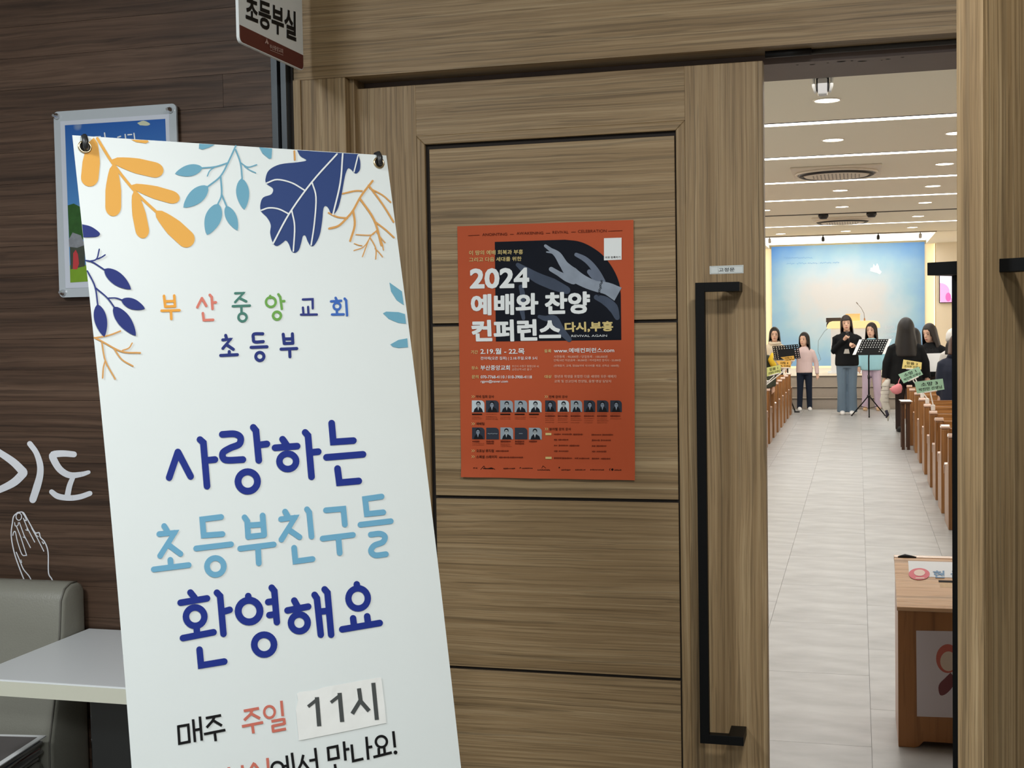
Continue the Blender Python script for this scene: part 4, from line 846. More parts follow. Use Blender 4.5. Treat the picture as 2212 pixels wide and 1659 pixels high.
def cassette(x, y, r, label):
    t = thing('air_conditioner', label, 'air conditioner', (x, y, HC - 0.001)); Wp = mat('ac_panel', srgb(226, 216, 200), 0.5)
    obj('panel', bx(-r, r, -r, r, -0.02, 0), Wp, t, bevel=0.006)
    bm = bmesh.new(); tube(bm, [(r * 0.80 * math.cos(a), r * 0.80 * math.sin(a), -0.034) for a in [2 * PI * k / 40 for k in range(40)]], 0.030, 8, closed=True); fin(bm); obj('outlet_ring', bm, BLACKP, t, True)
    bm = bmesh.new(); tube(bm, [(r * 0.90 * math.cos(a), r * 0.90 * math.sin(a), -0.03) for a in [2 * PI * k / 40 for k in range(40)]], 0.016, 6, closed=True); fin(bm); obj('outer_ring', bm, Wp, t, True)
    bm = bmesh.new(); rings_mesh(bm, [(0, 0, -0.02, r * 0.74, r * 0.74), (0, 0, -0.05, r * 0.74, r * 0.74), (0, 0, -0.062, r * 0.70, r * 0.70)], 40); fin(bm); obj('centre_disc', bm, Wp, t)
    for k in range(-6, 7):
        h = r * 0.55 * math.sqrt(max(0.05, 1 - (k / 7) ** 2))
        obj('slat', bx(k * r * 0.085 - 0.006, k * r * 0.085 + 0.006, -h, h, -0.066, -0.061), mat('ac_slat', srgb(150, 140, 126), 0.5), t)
cassette(-0.21, 13.93, 0.455, 'large round-outlet ceiling air conditioner panel, nearer one')
cassette(-0.22, 20.45, 0.45, 'smaller looking round-outlet ceiling air conditioner panel, farther one')
# white ceiling device near the door
t = thing('ceiling_projector', 'white bracket device with dark lens hanging at the near end of the hall ceiling', 'projector', (-0.212, 8.6, HC)); t.scale = (0.66, 0.66, 0.66)
obj('bracket', bx(-0.105, 0.105, -0.1, 0.1, -0.012, 0), WHITE, t)
for s_ in (-1, 1):
    bm = bmesh.new(); tube(bm, [(s_ * 0.092, 0, 0), (s_ * 0.085, -0.01, -0.10), (s_ * 0.07, -0.03, -0.16)], [(0.016, 0.05), (0.016, 0.045), (0.012, 0.03)], 10); fin(bm); obj('side_arm', bm, WHITE, t, True)
obj('body', bx(-0.045, 0.045, -0.07, 0.05, -0.19, -0.03), mat('device_grey', srgb(200, 200, 200), 0.3), t, bevel=0.012)
obj('lens_hood', bx(-0.062, 0.062, -0.03, 0.06, -0.15, -0.012), BLACKP, t, bevel=0.012)
# track spots before the stage
for n_, (x, dark_) in enumerate(((-1.55, 0), (-0.60, 1), (0.36, 1), (1.08, 0))):
    t = thing('spotlight', ('pale track spotlight at the left of the stage recess', 'left dark track spotlight above the stage screen', 'right dark track spotlight above the stage screen', 'pale track spotlight at the right end of the stage recess')[n_], 'spotlight', (x, 23.9, HC - 0.012), 0, 'spotlights along the stage recess'); t.scale = (0.62, 0.62, 0.62)
    m_ = BLACKP if dark_ else mat('spot_pale', srgb(190, 186, 180), 0.4)
    bm = bmesh.new(); tube(bm, [(0, 0, 0), (0, 0, -0.06)], 0.014, 8); fin(bm); obj('stem', bm, m_, t, True)
    bm = bmesh.new(); tube(bm, [(0, -0.05, -0.05), (0, -0.03, -0.07), (0, 0.02, -0.12), (0, 0.05, -0.15)], [0.03, 0.042, 0.046, 0.044], 12); fin(bm); obj('lamp_head', bm, m_ if dark_ else m_, t, True)
obj('track_rail', bx(-1.8, 1.36, 23.885, 23.915, HC - 0.013, HC), mat('rail_grey', srgb(110, 100, 92), 0.5), hc)
# platform with three steps
STEP = mat('step_carpet', srgb(182, 172, 160), 0.8, noise=0.06, nscale=20); NOSE = mat('step_nosing_shade', srgb(96, 88, 80), 0.6)
stg = struct(obj('floor.004', bx(-5.4, 6.1, 23.56, YB + 0.1, 0, 0.555), STEP), 'stage platform')
obj('step', bx(-5.4, 6.1, 23.0, 23.28, 0, 0.185), STEP, stg); obj('step', bx(-5.4, 6.1, 23.28, 23.56, 0, 0.37), STEP, stg)
for y, z in ((23.0, 0.185), (23.28, 0.37), (23.56, 0.555)): obj('nosing_shade', bx(-5.4, 6.1, y - 0.012, y + 0.01, z - 0.014, z + 0.002), NOSE, stg)  # step edges coloured dark to paint the shadow line at each nosing
obj('stage_flooring', bx(-5.4, 6.1, 23.6, YB + 0.1, 0.555, 0.559), mat('stage_floor_cream', srgb(232, 214, 184), 0.35), stg)
# stage screen wall
def screen_mat():
    m = bpy.data.materials.new('stage_mural'); m.use_nodes = True; nt = m.node_tree; b = nt.nodes['Principled BSDF']; L = nt.links.new; N = nt.nodes.new
    tc = N('ShaderNodeTexCoord'); mp = N('ShaderNodeMapping'); mp.vector_type = 'POINT'; L(tc.outputs['Object'], mp.inputs[0])
    n = N('ShaderNodeTexNoise'); n.inputs['Scale'].default_value = 0.9; n.inputs['Detail'].default_value = 4; L(mp.outputs[0], n.inputs['Vector'])
    sp = N('ShaderNodeSeparateXYZ'); L(tc.outputs['Object'], sp.inputs[0])
    def M(op, a, b_=None, c=None):
        q = N('ShaderNodeMath'); q.operation = op
        for i_, v in enumerate((a, b_, c)):
            if v is None: continue
            if isinstance(v, (int, float)): q.inputs[i_].default_value = v
            else: L(v, q.inputs[i_])
        return q.outputs[0]
    x = M('DIVIDE', sp.outputs['X'], 1.55); z = M('DIVIDE', sp.outputs['Z'], 1.28)
    zl = M('SUBTRACT', 1.0, M('ABSOLUTE', M('ADD', z, 0.25)))          # light band below centre
    d = M('ADD', M('MULTIPLY', M('ABSOLUTE', x), M('ABSOLUTE', x)), M('MULTIPLY', M('ADD', z, 0.02), M('ADD', z, 0.02)))
    d = M('ADD', M('MULTIPLY', d, 0.62), M('MULTIPLY', M('SUBTRACT', n.outputs['Fac'], 0.5), 1.1))
    cr = N('ShaderNodeValToRGB'); e = cr.color_ramp.elements; e[0].position = 0.03; e[0].color = (*srgb(186, 187, 188), 1); e[1].position = 1.0; e[1].color = (*srgb(72, 134, 208), 1)
    for p, c in ((0.22, (170, 188, 198)), (0.42, (142, 178, 198)), (0.72, (108, 154, 200))): q = e.new(p); q.color = (*srgb(*c), 1)
    d = M('MULTIPLY', d, 0.85); L(d, cr.inputs[0]); L(cr.outputs[0], b.inputs['Base Color']); b.inputs['Roughness'].default_value = 0.5
    L(cr.outputs[0], b.inputs['Emission Color']); b.inputs['Emission Strength'].default_value = 0.16
    return m
scr = obj('stage_screen', bx(-1.55, 1.55, -0.03, 0.03, -1.28, 1.28), screen_mat(), None, loc=(-0.213, YB - 0.03, 1.86)); tag(scr, 'large blue sky backdrop screen at the end of the hall', 'screen')
PSC = Plane((0, YB - 0.062, 0), (0, -1, 0)); C2 = crop(1630, 480, 3.77)
isc = Matrix.Translation(-Vector(scr.location))
k = Ink(PSC, C2, 0.004)
k.poly([(945, 372), (962, 372), (970, 340), (985, 362), (998, 335), (1012, 360), (1016, 385), (1035, 405), (1020, 424), (995, 412), (965, 404), (942, 398)])
k.make('dove_emblem', mat('dove_white', srgb(238, 240, 240), 0.6, emit=(0.9, 0.9, 0.9), estr=0.25), scr, isc)
k = Ink(PSC, C2, 0.004); random.seed(9)
for x0, x1, y in ((240, 470, 290), (262, 325, 338), (345, 420, 336), (435, 510, 334), (535, 625, 330), (640, 684, 328)):
    q = x0
    while q < x1: k.stroke([(q, y + random.uniform(-6, 6)), (q + 9, y + random.uniform(-6, 6))], 4, rnd=False); q += 13
k.make('faint_verse', mat('verse_blue', srgb(104, 150, 196), 0.6, emit=srgb(104, 150, 196), estr=0.1), scr, isc)
k = Ink(PSC, C2, 0.004); k.text('BUSAN', ((1062, 842), (1140, 838), (1140, 868), (1062, 872)), 0.01); k.text('JOONGANG', ((1030, 882), (1160, 878), (1160, 906), (1030, 910)), 0.01); k.text('CHURCH', ((1062, 924), (1140, 920), (1140, 948), (1062, 952)), 0.01)
k.make('faint_lettering', mat('letter_grey', srgb(196, 206, 218), 0.6), scr, isc)
GLOW = mat('warm_cove_glow', (1, 0.95, 0.8), 0.5, emit=srgb(255, 226, 170), estr=1.0)
for n_, (a, b_) in enumerate(((-1.945, -1.93), (1.525, 1.54))):
    o = obj('cove_strip', bx(a, b_, YB - 0.05, YB - 0.0, 0.56, 3.1), GLOW); tag(o, 'warm vertical light strip %s the stage screen' % ('left of' if n_ == 0 else 'right of'), 'light strip', 'warm light strips beside the stage screen')
for a, b_ in ((-1.93, -1.763), (1.337, 1.525)): pass
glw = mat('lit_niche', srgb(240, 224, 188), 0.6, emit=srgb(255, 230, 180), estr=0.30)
for n_, (a, b_) in enumerate(((-1.93, -1.764), (1.338, 1.525))):
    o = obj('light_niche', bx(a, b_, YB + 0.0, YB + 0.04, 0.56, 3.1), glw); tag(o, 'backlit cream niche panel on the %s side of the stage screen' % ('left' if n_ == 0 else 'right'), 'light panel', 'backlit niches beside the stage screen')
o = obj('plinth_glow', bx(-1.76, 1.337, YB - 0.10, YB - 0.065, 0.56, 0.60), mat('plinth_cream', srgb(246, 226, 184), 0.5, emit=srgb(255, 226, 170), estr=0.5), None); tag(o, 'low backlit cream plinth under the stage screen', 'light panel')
# wall television
tv = thing('television', 'wall-mounted screen with pink flowers right of the stage', 'television', (1.95, YB - 0.30, 1.87))
obj('casing', bx(-0.345, 0.5, -0.02, 0.03, -0.0, 0.70), BLACKP, tv, bevel=0.005)
obj('display', bx(-0.330, 0.485, -0.024, -0.019, 0.015, 0.685), mat('tv_display', srgb(226, 220, 246), 0.3, emit=srgb(232, 226, 250), estr=0.9), tv)
def flat_disc(name, x, z, r, m, parent, y, rx=1.0, clipx=-0.33, n=24):
    pts = [(max(clipx, x + r * rx * math.cos(a)), min(0.685, max(0.015, z + r * math.sin(a)))) for a in [2 * PI * k / n for k in range(n)]]
    bm = bmesh.new(); vs = [bm.verts.new((p[0], y, p[1])) for p in pts]; bm.faces.new(vs); bmesh.ops.remove_doubles(bm, verts=bm.verts, dist=1e-5); fin(bm); return obj(name, bm, m, parent)
flat_disc('flower_graphic', -0.33, 0.22, 0.19, mat('tv_pink', srgb(244, 150, 200), 0.4, emit=srgb(246, 160, 206), estr=0.8), tv, -0.0250)
flat_disc('flower_graphic', -0.20, 0.02, 0.12, MATS['tv_pink'], tv, -0.0252); flat_disc('tulip_graphic', -0.17, 0.12, 0.09, mat('tv_rose', srgb(228, 90, 160), 0.4, emit=srgb(232, 100, 168), estr=0.8), tv, -0.0256, 0.6); flat_disc('tulip_graphic', -0.02, 0.10, 0.09, MATS['tv_rose'], tv, -0.0256, 0.6)
# lectern on the platform
lc = thing('lectern', 'glowing cream and clear acrylic lectern on the stage behind the singer', 'lectern', (-0.085, 24.6, 0.559))
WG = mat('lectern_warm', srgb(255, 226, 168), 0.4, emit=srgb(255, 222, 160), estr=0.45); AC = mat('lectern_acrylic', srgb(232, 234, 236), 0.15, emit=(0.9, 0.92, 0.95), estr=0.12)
bm = bmesh.new(); pr = [(-0.47, 0.84), (-0.465, 0.90), (-0.43, 0.955), (-0.37, 0.975), (0.37, 0.975), (0.44, 0.955), (0.475, 0.90), (0.48, 0.84)]
a = [bm.verts.new((p[0], -0.20, p[1])) for p in pr]; b_ = [bm.verts.new((p[0], 0.25, p[1])) for p in pr]; bm.faces.new(a); bm.faces.new(b_[::-1])
for q in range(8): bm.faces.new((a[q], b_[q], b_[(q + 1) % 8], a[(q + 1) % 8]))
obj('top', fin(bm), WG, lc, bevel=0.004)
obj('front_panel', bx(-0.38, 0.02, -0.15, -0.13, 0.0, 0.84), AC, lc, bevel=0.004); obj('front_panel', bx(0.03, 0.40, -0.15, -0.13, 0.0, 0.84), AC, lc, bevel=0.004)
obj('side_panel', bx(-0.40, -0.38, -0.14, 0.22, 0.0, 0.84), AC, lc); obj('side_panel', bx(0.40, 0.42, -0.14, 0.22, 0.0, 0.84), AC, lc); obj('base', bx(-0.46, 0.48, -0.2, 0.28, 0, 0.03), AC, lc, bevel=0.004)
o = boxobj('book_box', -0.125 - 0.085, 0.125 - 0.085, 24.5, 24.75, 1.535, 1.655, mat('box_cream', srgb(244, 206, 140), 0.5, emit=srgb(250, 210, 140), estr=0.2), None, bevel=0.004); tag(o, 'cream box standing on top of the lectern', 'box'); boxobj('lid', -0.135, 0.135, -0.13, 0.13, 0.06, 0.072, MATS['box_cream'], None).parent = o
mn = thing('monitor', 'small black monitor on a bent arm at the left of the lectern', 'monitor', (-0.44, 24.50, 1.534)); obj('display', bx(-0.13, 0.14, -0.02, 0.0, -0.02, 0.065), mat('monitor_back', srgb(62, 52, 46), 0.5), mn, bevel=0.004)
bm = bmesh.new(); tube(bm, [(-0.08, 0.0, 0.0), (-0.105, 0.0, -0.05), (-0.115, 0.0, -0.10)], [0.022, 0.018, 0.012], 8); fin(bm); obj('arm', bm, BLACKP, mn, True)
bm = bmesh.new(); tube(bm, [(0, 0, 0)] + [(x, 0, z) for x, z in ((-0.10, -0.08), (-0.21, -0.25), (-0.22, -0.45), (-0.17, -0.60), (-0.30, -0.72), (-0.34, -0.86))], 0.004, 6); fin(bm); o = obj('cable', bm, mat('cable_grey', srgb(120, 140, 152), 0.5), None, True, loc=(-0.50, 24.49, 1.43)); tag(o, 'thin cable looping down left of the lectern', 'cable')
mc = thing('gooseneck_microphone', 'thin gooseneck microphone rising from the lectern top', 'microphone', (0.12, 24.5, 1.534))
bm = bmesh.new(); tube(bm, [(0, 0, 0), (0, 0, 0.05)], [0.016, 0.010], 10); fin(bm); obj('base', bm, mat('mic_base_tan', srgb(170, 120, 70), 0.5), mc, True)
bm = bmesh.new(); tube(bm, [(0, 0, 0.05), (-0.01, 0, 0.14), (-0.06, 0, 0.24), (-0.12, 0, 0.31)], 0.0045, 6); fin(bm); obj('neck', bm, mat('mic_grey', srgb(130, 120, 112), 0.4), mc, True)
bm = bmesh.new(); tube(bm, [(-0.12, 0, 0.31), (-0.145, 0, 0.345)], [0.008, 0.009], 8); fin(bm); obj('capsule', bm, MATS['mic_grey'], mc, True)
# ------------------------------------------------------------------ pews
CAPM = mat('pew_cap_gloss', srgb(214, 180, 158), 0.12, coat=1.0)
def pew_proto(x_out, sgn):
    """end panel outer face at local x 0, seat runs towards sgn*x; back at local y 0, faces +y"""
    r = bpy.data.objects.new('pew', None); C.objects.link(r)
    T = 0.062; L_ = 2.3
    def endp(x0, nm='end_panel'):
        prof = [(0.0, 0.0), (0.0, 0.655), (0.012, 0.672), (0.058, 0.672), (0.07, 0.655), (0.085, 0.50), (0.12, 0.455), (0.34, 0.44), (0.40, 0.43), (0.43, 0.40), (0.44, 0.36), (0.44, 0.0)]
        e = obj(nm, prism_x(bmesh.new(), prof, min(x0, x0 + sgn * T), max(x0, x0 + sgn * T)), PEW, r, bevel=0.004)
        bm = bmesh.new(); pr = [(-0.006, 0.664), (-0.006, 0.678), (0.012, 0.694), (0.055, 0.694), (0.073, 0.680), (0.073, 0.664)]
        xa, xb = min(x0 - sgn * 0.004, x0 + sgn * (T + 0.004)), max(x0 - sgn * 0.004, x0 + sgn * (T + 0.004)); prism_x(bm, pr, xa, xb); obj('cap', bm, CAPM, e, bevel=0.005)
        bm = bmesh.new(); pr = [(0.33, 0.438), (0.35, 0.452), (0.40, 0.446), (0.446, 0.412), (0.452, 0.36), (0.441, 0.36), (0.43, 0.405), (0.39, 0.432)]; prism_x(bm, pr, xa, xb); obj('arm_rounding', bm, CAPM, e)
    endp(0); endp(sgn * (L_ - T))
    xa, xb = sorted((sgn * T, sgn * (L_ - T)))
    def Bp(nm, *a, m=PEWX, bev=0.003): return boxobj(nm, xa, xb, *a, m, r, bevel=bev)
    Bp('backrest_rail', 0.018, 0.052, 0.60, 0.665); Bp('backrest_panel', 0.026, 0.046, 0.34, 0.598); Bp('backrest_rail', 0.018, 0.052, 0.275, 0.338)
    Bp('seat', 0.05, 0.42, 0.325, 0.352); Bp('book_ledge', -0.075, 0.017, 0.50, 0.515); Bp('book_ledge_lip', -0.085, -0.074, 0.50, 0.545); Bp('front_rail', 0.37, 0.39, 0.24, 0.324)
    return r
ord_ = ['nearest', 'second', 'third', 'fourth', 'fifth', 'sixth', 'seventh', 'eighth', 'ninth', 'tenth']
ry = [9.62, 10.45, 11.22, 12.08, 13.10, 14.15, 15.25, 16.15, 17.02, 20.7, 21.6]
ly = [13.7, 14.55, 15.42, 16.25, 17.12, 17.98, 18.84, 19.70, 20.55, 21.40]
P1 = pew_proto(0, 1)
for n_, y in enumerate(ry):
    o = P1 if n_ == 0 else copy_tree(P1); o.location = (0.622 if n_ < 7 else (0.60 if n_ < 9 else 0.66), y, 0)
    tag(o, ['nearest wooden pew of the right block, half hidden by the open door', 'wooden pew of the right block second from the door', 'wooden pew of the right block third from the door', 'wooden pew of the right block fourth from the door, holding the nearer green placard', 'wooden pew of the right block fifth from the door, holding the tilted green placard', 'wooden pew of the right block sixth from the door', 'wooden pew behind the person in the navy padded coat', 'wooden pew behind the small dark side table, right block', 'last wooden pew before the girl seen from behind, right block', 'wooden pew just beyond the girl with long hair, right block', 'front wooden pew of the right block by the stage steps'][n_], 'pew', 'wooden pews of the right block')
P0 = pew_proto(0, -1)
for n_, y in enumerate(ly):
    o = P0 if n_ == 0 else copy_tree(P0); o.location = (-1.068, y, 0)
    tag(o, 'wooden pew of the left block, %s from the closed door%s' % (ord_[n_], ', at the steps' if n_ == 9 else ''), 'pew', 'wooden pews of the left block')
# small dark side table with a paper at the aisle
sd = thing('side_table', 'small dark table at the aisle end of the right pews', 'table', (0.50, 15.72, 0)); DKW = wood('dark_table_wood', 2, srgb(58, 38, 26), srgb(78, 52, 36), srgb(96, 66, 46), fine=60, rough=0.4)
boxobj('tabletop', -0.02, 0.095, -0.12, 0.30, 0.54, 0.565, DKW, sd, bevel=0.003)
for a in ((-0.01, -0.10), (0.05, -0.10), (-0.01, 0.24), (0.05, 0.24)): boxobj('leg', a[0], a[0] + 0.035, a[1], a[1] + 0.04, 0, 0.54, DKW, sd)
o = boxobj('paper_sheet', 0.478, 0.605, 15.62, 15.98, 0.566, 0.570, PAPER, None); o.rotation_euler = (0, 0, 0.05); tag(o, 'white sheet lying on the small dark side table', 'paper')
# ------------------------------------------------------------------ class placards on sticks
def placard(px4, y, label, col, l1, l2, foot_px, stand_y=None, rot_text=True):
    pl = Plane((0, y, 0), (0, -1, 0)); cr_ = lambda a, b: (a, b)
    P_ = [pl.at(*p) for p in px4]
    base = pl.at(*foot_px); base.z = 0.694; base.x = max(base.x, 0.655) if base.x > 0 else min(base.x, -1.10)
    t = thing('placard', label, 'sign', base.to_tuple(), 0, 'class placards clipped to the pews'); iv = Matrix.Translation(-Vector(t.location))
    bm = bmesh.new(); a = [bm.verts.new(iv @ (p + Vector((0, 0.001, 0)))) for p in P_]; b2 = [bm.verts.new(iv @ (p + Vector((0, 0.004, 0)))) for p in P_]; bm.faces.new(a); bm.faces.new(b2[::-1])
    for q in range(4): bm.faces.new((a[q], b2[q], b2[(q + 1) % 4], a[(q + 1) % 4]))
    obj('card', fin(bm), mat('card_' + '_'.join(str(c) for c in col), srgb(*col), 0.6), t)
    tl_, tr_, br_, bl_ = [Vector(p) for p in px4]
    def sub(u0, u1, v0, v1):
        f = lambda u, v: tuple((tl_ * (1 - u) + tr_ * u) * (1 - v) + (bl_ * (1 - u) + br_ * u) * v)
        return (f(u0, v0), f(u1, v0), f(u1, v1), f(u0, v1))
    k = Ink(pl, cr_, 0.001)
    k.text(l1, sub(0.2, 0.8, 0.14, 0.48), 0.012); k.text(l2, sub(0.1, 0.92, 0.58, 0.86), 0.01); k.make('lettering', BK, t, iv)
    mb = (P_[2] + P_[3]) / 2; top = iv @ (P_[0] + P_[1]); CL = mat('clip_white', srgb(240, 236, 230), 0.3)
    bm = bmesh.new(); tube(bm, [iv @ (mb + Vector((0, 0.008, 0.03))), iv @ (mb + Vector((0, 0.006, -0.02))), Vector((0, 0.0, 0.05)), Vector((0, 0, 0.0))], [0.006, 0.006, 0.006, 0.008], 8); fin(bm); obj('stick', bm, CL, t, True)
    dirx = (P_[2] - P_[3]).normalized(); c_ = iv @ mb
    bm = bmesh.new(); tube(bm, [c_ - dirx * 0.055, c_ + dirx * 0.055], 0.007, 6); fin(bm); obj('clip_bar', bm, CL, t, True)
    boxobj('clamp', -0.018, 0.018, -0.016, 0.024, 0.0, 0.05, CL, t, bevel=0.004)
    return t
c2 = lambda *pts: [C2(*p) for p in pts]; C3 = crop(1630, 660, 6.636); C4 = crop(1880, 660, 5.53); c3 = lambda *pts: [C3(*p) for p in pts]
GRN, YLW, ORG, YGR = (172, 218, 190), (248, 230, 146), (246, 194, 92), (220, 226, 140)
placard(c2((1302, 1300), (1533, 1274), (1546, 1362), (1322, 1396)), 12.16, 'green placard nearest the open door, text ending in 3', GRN, '소망 3', '박진만 선생님', C4(740, 1220))
placard(c2((1170, 1240), (1336, 1176), (1372, 1240), (1214, 1312)), 13.16, 'green placard tilted to the left, text ending in 1', GRN, '소망 1', '박진혜 선생님', C4(560, 1070))
placard(c2((1212, 1118), (1362, 1142), (1358, 1200), (1200, 1192)), 14.2, 'pale yellow placard above the tilted green placard', YLW, '믿음 2', '조미현 선생님', C4(500, 1000))
placard(c3((305, 792), (522, 792), (520, 895), (380, 893)), 15.47, 'orange placard in the middle of the left pews, text ending in 4', ORG, '사랑 4', '조 선생님', (1679, 815))
placard(c3((370, 742), (562, 718), (575, 792), (460, 800)), 17.17, 'orange placard farthest along the left pews', ORG, '사랑 5', '선생님', (1698, 812))
placard(c3((175, 890), (372, 848), (378, 960), (178, 1018)), 14.6, 'yellow-green placard nearest the closed door edge', YGR, '믿음 1', '조영희 선생님', (1672, 830))
placard(c3((110, 920), (160, 916), (176, 1082), (110, 1082)), 13.75, 'yellow placard cut off by the closed door edge', (240, 226, 120), '1', '님', (1652, 845))
tissue = bmesh.new(); rings_mesh(tissue, [(0, 0, 0, 0.07, 0.04), (0.01, 0, 0.02, 0.055, 0.035), (0.025, 0, 0.04, 0.03, 0.02), (0.03, 0, 0.055, 0.01, 0.008)], 9); fin(tissue)
o = obj('tissue', tissue, PAPER, None, False, loc=(0.76, 12.98, 0.5155)); tag(o, 'crumpled white tissue behind the nearest green placard', 'tissue')
# ------------------------------------------------------------------ music stands
def music_stand(loc, Uv, Vv, z0, cols, rows, solid, legs, label, paper=None, lean=(0, 0)):
    t = thing('music_stand', label, 'music stand', loc); org = Vector((-Uv.x / 2 - 0.0, -Uv.y / 2, z0))
    bm = bmesh.new(); n_ = Uv.cross(Vv).normalized()
    for i_ in range(cols):
        for j_ in range(rows):
            o_ = org + Uv * (i_ / cols) + Vv * (j_ / rows); a, b2 = Uv / cols, Vv / rows; c_ = o_ + a / 2 + b2 / 2
            sq = [o_, o_ + a, o_ + a + b2, o_ + b2]
            if (i_, j_) in solid: bm.faces.new([bm.verts.new(p) for p in sq]); continue
            O = [bm.verts.new(p) for p in (o_, o_ + a / 2, o_ + a, o_ + a + b2 / 2, o_ + a + b2, o_ + b2 + a / 2, o_ + b2, o_ + b2 / 2)]
            I = [bm.verts.new(c_ + a * 0.25 * math.cos(th) + b2 * 0.27 * math.sin(th)) for th in [PI * (1.25 + k / 4) for k in range(8)]]
            for k in range(8): bm.faces.new((O[k], O[(k + 1) % 8], I[(k + 1) % 8], I[k]))
    bmesh.ops.remove_doubles(bm, verts=bm.verts, dist=1e-4); fin(bm)
    d = obj('desk', bm, BLACK, t); sm = d.modifiers.new('s', 'SOLIDIFY'); sm.thickness = 0.003; sm.offset = 0
    bm = bmesh.new(); p0 = org - n_ * 0.0; tube(bm, [org, org + Uv, org + Uv + Vv, org + Vv], 0.005, 6, closed=True); fin(bm); obj('desk_rim', bm, BLACK, t, True)
    cb = org + Uv * 0.48 + Vv * 0.12
    bm = bmesh.new(); tube(bm, [cb, (0, 0, z0 - 0.06), (0, 0, 0.62)], [0.012, 0.011, 0.010], 8); fin(bm); obj('pole', bm, BLACK, t, True)
    bm = bmesh.new(); tube(bm, [(0, 0, 0.66), (0, 0, 0.12)], [0.013, 0.014], 10); fin(bm); obj('lower_tube', bm, BLACK, t, True)
    bm = bmesh.new(); tube(bm, [(0, 0, 0.60), (0, 0, 0.66)], 0.02, 10); tube(bm, [(0, 0, 0.63), (0.045, 0, 0.63)], 0.008, 6); fin(bm); obj('height_clamp', bm, BLACKP, t, True)
    bm = bmesh.new(); rings_mesh(bm, [(0, 0, 0.30, 0.02, 0.02), (0, 0, 0.335, 0.03, 0.03), (0, 0, 0.35, 0.016, 0.016)], 12); fin(bm); obj('collar', bm, BLACKP, t, True)
    for lx, ly_ in legs:
        bm = bmesh.new(); tube(bm, [(lx * 0.03, ly_ * 0.03, 0.33), (lx * 0.35, ly_ * 0.35, 0.22), (lx, ly_, 0.014)], 0.009, 8); fin(bm); l_ = obj('leg', bm, BLACK, t, True)
        bm = bmesh.new(); tube(bm, [(lx * 0.93, ly_ * 0.93, 0.03), (lx * 1.02, ly_ * 1.02, 0.012)], 0.0125, 8); fin(bm); obj('rubber_foot', bm, BLACKP, l_, True)
        bm = bmesh.new(); tube(bm, [(0, 0, 0.13), (lx * 0.5, ly_ * 0.5, 0.165)], 0.005, 6); fin(bm); obj('brace', bm, BLACK, t, True)
    if paper:
        bm = bmesh.new(); a0 = org + n_ * (paper if n_.y > 0 else -paper); q = [a0 - Uv * 0.13 + Vv * 0.02, a0 + Uv * 1.12 + Vv * 0.06, a0 + Uv * 1.12 + Vv * 1.03, a0 - Uv * 0.13 + Vv * 1.03]
        bm.faces.new([bm.verts.new(Vector(t.location) + p) for p in q]); fin(bm); ps = obj('sheet_music', bm, PAPER, None); sm = ps.modifiers.new('s', 'SOLIDIFY'); sm.thickness = 0.002
        tag(ps, 'white sheet music sticking out both sides of the centre music stand', 'paper')
    return t
sol = {(i_, j_) for i_ in range(2, 8) for j_ in (1, 2)} | {(i_, 0) for i_ in range(10)}
music_stand((0.165, 21.15, 0), Vector((0.40, 0.0, 0)), Vector((0.105, 0.16, 0.24)), 0.985, 10, 7, sol, ((-0.27, -0.02), (0.25, -0.02), (0.0, -0.30)), 'black perforated music stand in the middle of the aisle', 0.006)
sol2 = {(i_, j_) for i_ in range(2, 8) for j_ in range(0, 5)}
music_stand((-1.16, 22.28, 0), Vector((0.43, 0, 0.03)), Vector((-0.045, 0.10, 0.23)), 0.885, 10, 7, sol2, ((-0.2, 0.1), (0.13, -0.20), (0.1, 0.2)), 'black perforated music stand in front of the girl with glasses')
music_stand((0.92, 18.80, 0), Vector((0.40, 0, 0)), Vector((-0.03, 0.12, 0.20)), 0.93, 10, 6, set(), ((-0.2, 0.1), (0.2, 0.05), (0.0, -0.2)), 'black music stand before the long-haired girl in black on the right')
bm = bmesh.new(); bm.faces.new([bm.verts.new(p) for p in ((0.78, 18.72, 0.80), (1.20, 18.72, 0.80), (1.18, 18.80, 1.055), (0.86, 18.80, 1.05))]); fin(bm); o = obj('sheet_music', bm, PAPER, None); sm = o.modifiers.new('s', 'SOLIDIFY'); sm.thickness = 0.002
tag(o, 'large white sheet in front of the long-haired girl on the right', 'paper')
# ------------------------------------------------------------------ people
SKIN = mat('skin', srgb(232, 190, 164), 0.5); HAIR = mat('black_hair', srgb(22, 18, 17), 0.5, noise=0.3, nscale=60); HAIRB = mat('brown_black_hair', srgb(34, 25, 22), 0.5, noise=0.3, nscale=60)
LIPS = mat('lips', srgb(196, 110, 104), 0.5); EYED = mat('eye_dark', srgb(40, 30, 28), 0.4); SHOEW = mat('white_shoe', srgb(232, 232, 230), 0.5)
def remeshed(name, bm, m, parent, voxel, smooth_it=2):
    me = bpy.data.meshes.new(name); fin(bm).to_mesh(me); bm.free(); tmp = bpy.data.objects.new('tmp', me); C.objects.link(tmp)
    r = tmp.modifiers.new('r', 'REMESH'); r.mode = 'VOXEL'; r.voxel_size = voxel; r.use_smooth_shade = True
    if smooth_it: s = tmp.modifiers.new('s', 'SMOOTH'); s.factor = 0.5; s.iterations = smooth_it
    dg = bpy.context.evaluated_depsgraph_get(); nm = bpy.data.meshes.new_from_object(tmp.evaluated_get(dg)); nm.name = name
    bpy.data.objects.remove(tmp); bpy.data.meshes.remove(me); nm.materials.clear(); nm.materials.append(m)
    for p in nm.polygons: p.use_smooth = True; p.material_index = 0
    o = bpy.data.objects.new(name, nm); C.objects.link(o); o.parent = parent; return o
